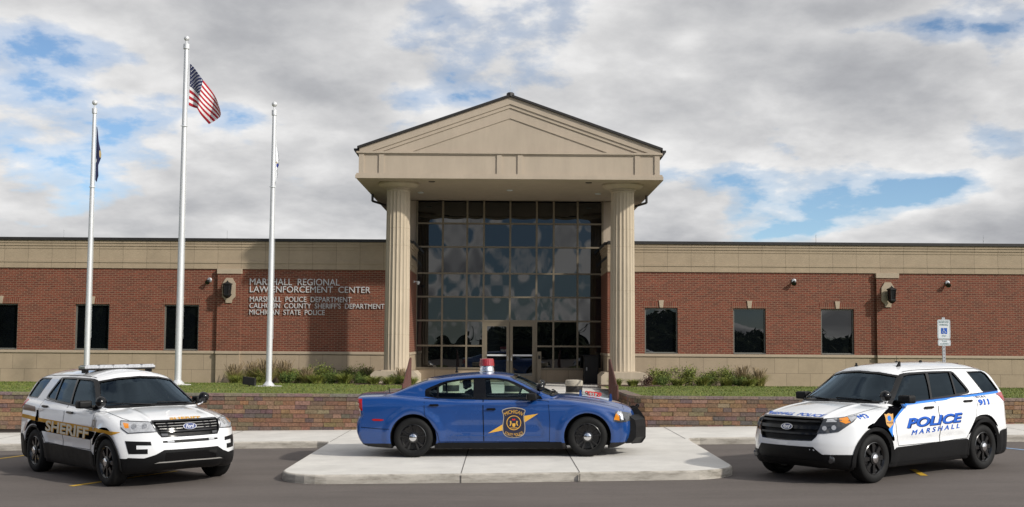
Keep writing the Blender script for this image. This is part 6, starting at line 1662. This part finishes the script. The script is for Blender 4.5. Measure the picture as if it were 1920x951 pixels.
    for x in (2.94, 3.49):
        bm = bmesh.new(); zb = float(shoot(f, TOP, [(x, 0)])[0][0][2]) - .01; prism(bm, [(x - .012, zb), (x + .045, zb), (x + .03, zt(x, 1) + .025), (x, zt(x, 1) + .025)], 'y', -.02, .02, bev=.004); obj('bracket', bm, C['blue'], sg)
    for s in (-1, 1):
        me = text_on('STOP', 0, .25, -.045, .058, bold=.02)
        for v in me.vertices:
            r = v.co.x; x = 3.09 + r if s < 0 else 3.29 - r; v.co = (x, s * .0085, zt(x, .62) + v.co.y)
        me.update(); link('stop_lettering', me, C['stopred'], sg)
    # push bumper
    pb = bpy.data.objects.new('push_bumper', None); COL.objects.link(pb); pb.parent = root
    prof = [(3.865, .80), (3.950, .815), (4.015, .76), (4.090, .64), (4.110, .50), (4.105, .28), (4.035, .185), (3.845, .17), (3.865, .30), (3.945, .34), (3.950, .62), (3.885, .70)]
    for y in (-.34, .34):
        bm = bmesh.new(); prism(bm, prof, 'y', y - .03, y + .03, bev=.008); obj('upright', bm, C['black'], pb)
    bm = bmesh.new(); prism(bm, [(3.985, .56), (4.095, .58), (4.095, .34), (3.985, .30)], 'y', -.309, .309, bev=.01); obj('cross_plate', bm, C['black'], pb)
    for s in (-1, 1):
        ya, yb = sorted((s * .37, s * .72)); bm = bmesh.new()
        A_ = [(3.985, .70), (4.085, .62), (4.105, .50), (4.095, .30), (4.015, .20), (3.915, .19), (3.915, .70)]
        v0 = [bm.verts.new((x, s * .3701, z)) for x, z in A_]; v1 = [bm.verts.new((x - .19, s * .74, z * .94 + .03)) for x, z in A_]
        nn = len(A_); bm.faces.new(v0); bm.faces.new(v1[::-1])
        for i in range(nn): bm.faces.new([v0[i], v1[i], v1[(i + 1) % nn], v0[(i + 1) % nn]])
        bmesh.ops.recalc_face_normals(bm, faces=bm.faces); obj('wing_guard', bm, C['black'], pb)
    bm = bmesh.new(); 
    for s in (-1, 1): tube(bm, [(3.97, s * .2, .80), (4.0, s * .2, .84), (4.01, s * .08, .85), (4.01, 0, .85)], .016, 8)
    obj('top_loop', bm, C['black'], pb)
    # state police shield and lightning bar on both front doors
    for s in (-1, 1):
        fr = side_frame(s); cx = 1.77; D = (lambda r, t: (cx + r, t)) if s < 0 else (lambda r, t: (cx - r, t))
        bolt = [(-.455, .418), (-.21, .585), (-.19, .60), (.0, .60), (.21, .61), (.42, .752), (.25, .712), (.18, .70), (-.19, .50), (-.20, .485)]
        panel('door_bolt', [[(-.455, .415), (-.185, .575), (-.185, .465)], [(.43, .752), (.185, .715), (.185, .60)]], f, fr, C['goldtxt'], root, off=.0055, cell=.05, xf=D)
        sh = [(-.215, .815), (-.13, .85), (0, .868), (.13, .85), (.215, .815), (.185, .74), (.183, .66), (.20, .56), (.20, .45), (.175, .385), (.11, .345), (0, .328), (-.11, .345), (-.175, .385), (-.20, .45), (-.20, .56), (-.183, .66), (-.185, .74)]
        sh = chaikin(sh, 1)
        b0 = panel('door_shield', [sh], f, fr, C['shield_edge'], root, off=.0065, cell=.04, xf=D)
        panel('shield_field', [inset(sh, .014)], f, fr, C['shield'], b0, off=.0078, cell=.04, xf=D)
        cz = .595; cir = lambda r, n=36: [(r * cos(2 * pi * i / n), cz + r * sin(2 * pi * i / n)) for i in range(n)]
        panel('seal_ring', [cir(.128), cir(.116)], f, fr, C['goldtxt'], b0, off=.009, cell=0, xf=D)
        panel('seal_shield', [[(-.028, cz - .01), (.028, cz - .01), (.025, cz - .06), (0, cz - .075), (-.025, cz - .06)], [(-.07, cz + .03), (-.045, cz + .035), (-.04, cz - .01), (-.055, cz - .05), (-.075, cz - .055), (-.06, cz - .01)], [(.07, cz + .03), (.045, cz + .035), (.04, cz - .01), (.055, cz - .05), (.075, cz - .055), (.06, cz - .01)], [(-.065, cz - .085), (.065, cz - .085), (.055, cz - .095), (-.055, cz - .095)]], f, fr, C['goldtxt'], b0, off=.009, cell=0, xf=D)
        panel('seal_crest', [[(-.03, cz + .045), (.03, cz + .045), (.02, cz + .075), (0, cz + .06), (-.02, cz + .075)]], f, fr, C['stopred'], b0, off=.009, cell=0, xf=D)
        def arc_text(word, r0, h, a_span, top):
            me = text_on(word, -.5, .5, 0, 1, bold=0)
            def xf(r, t):
                th = r * a_span
                if top: rad = r0 + t * h; p = (rad * sin(th), cz - .08 + rad * cos(th))
                else: rad = r0 - t * h; p = (rad * sin(th), cz + .10 - rad * cos(th))
                return D(*p)
            panel('shield_lettering', me, f, fr, C['goldtxt'], b0, off=.009, cell=0, xf=xf)
        arc_text('MICHIGAN', .245, .062, 1.20, True); arc_text('STATE POLICE', .335, .050, 1.05, False)
    place(root, 'ch')
GL['fin'] = glass_mat('fin_acrylic', (.80, .84, .86), 1.5)
sedan()
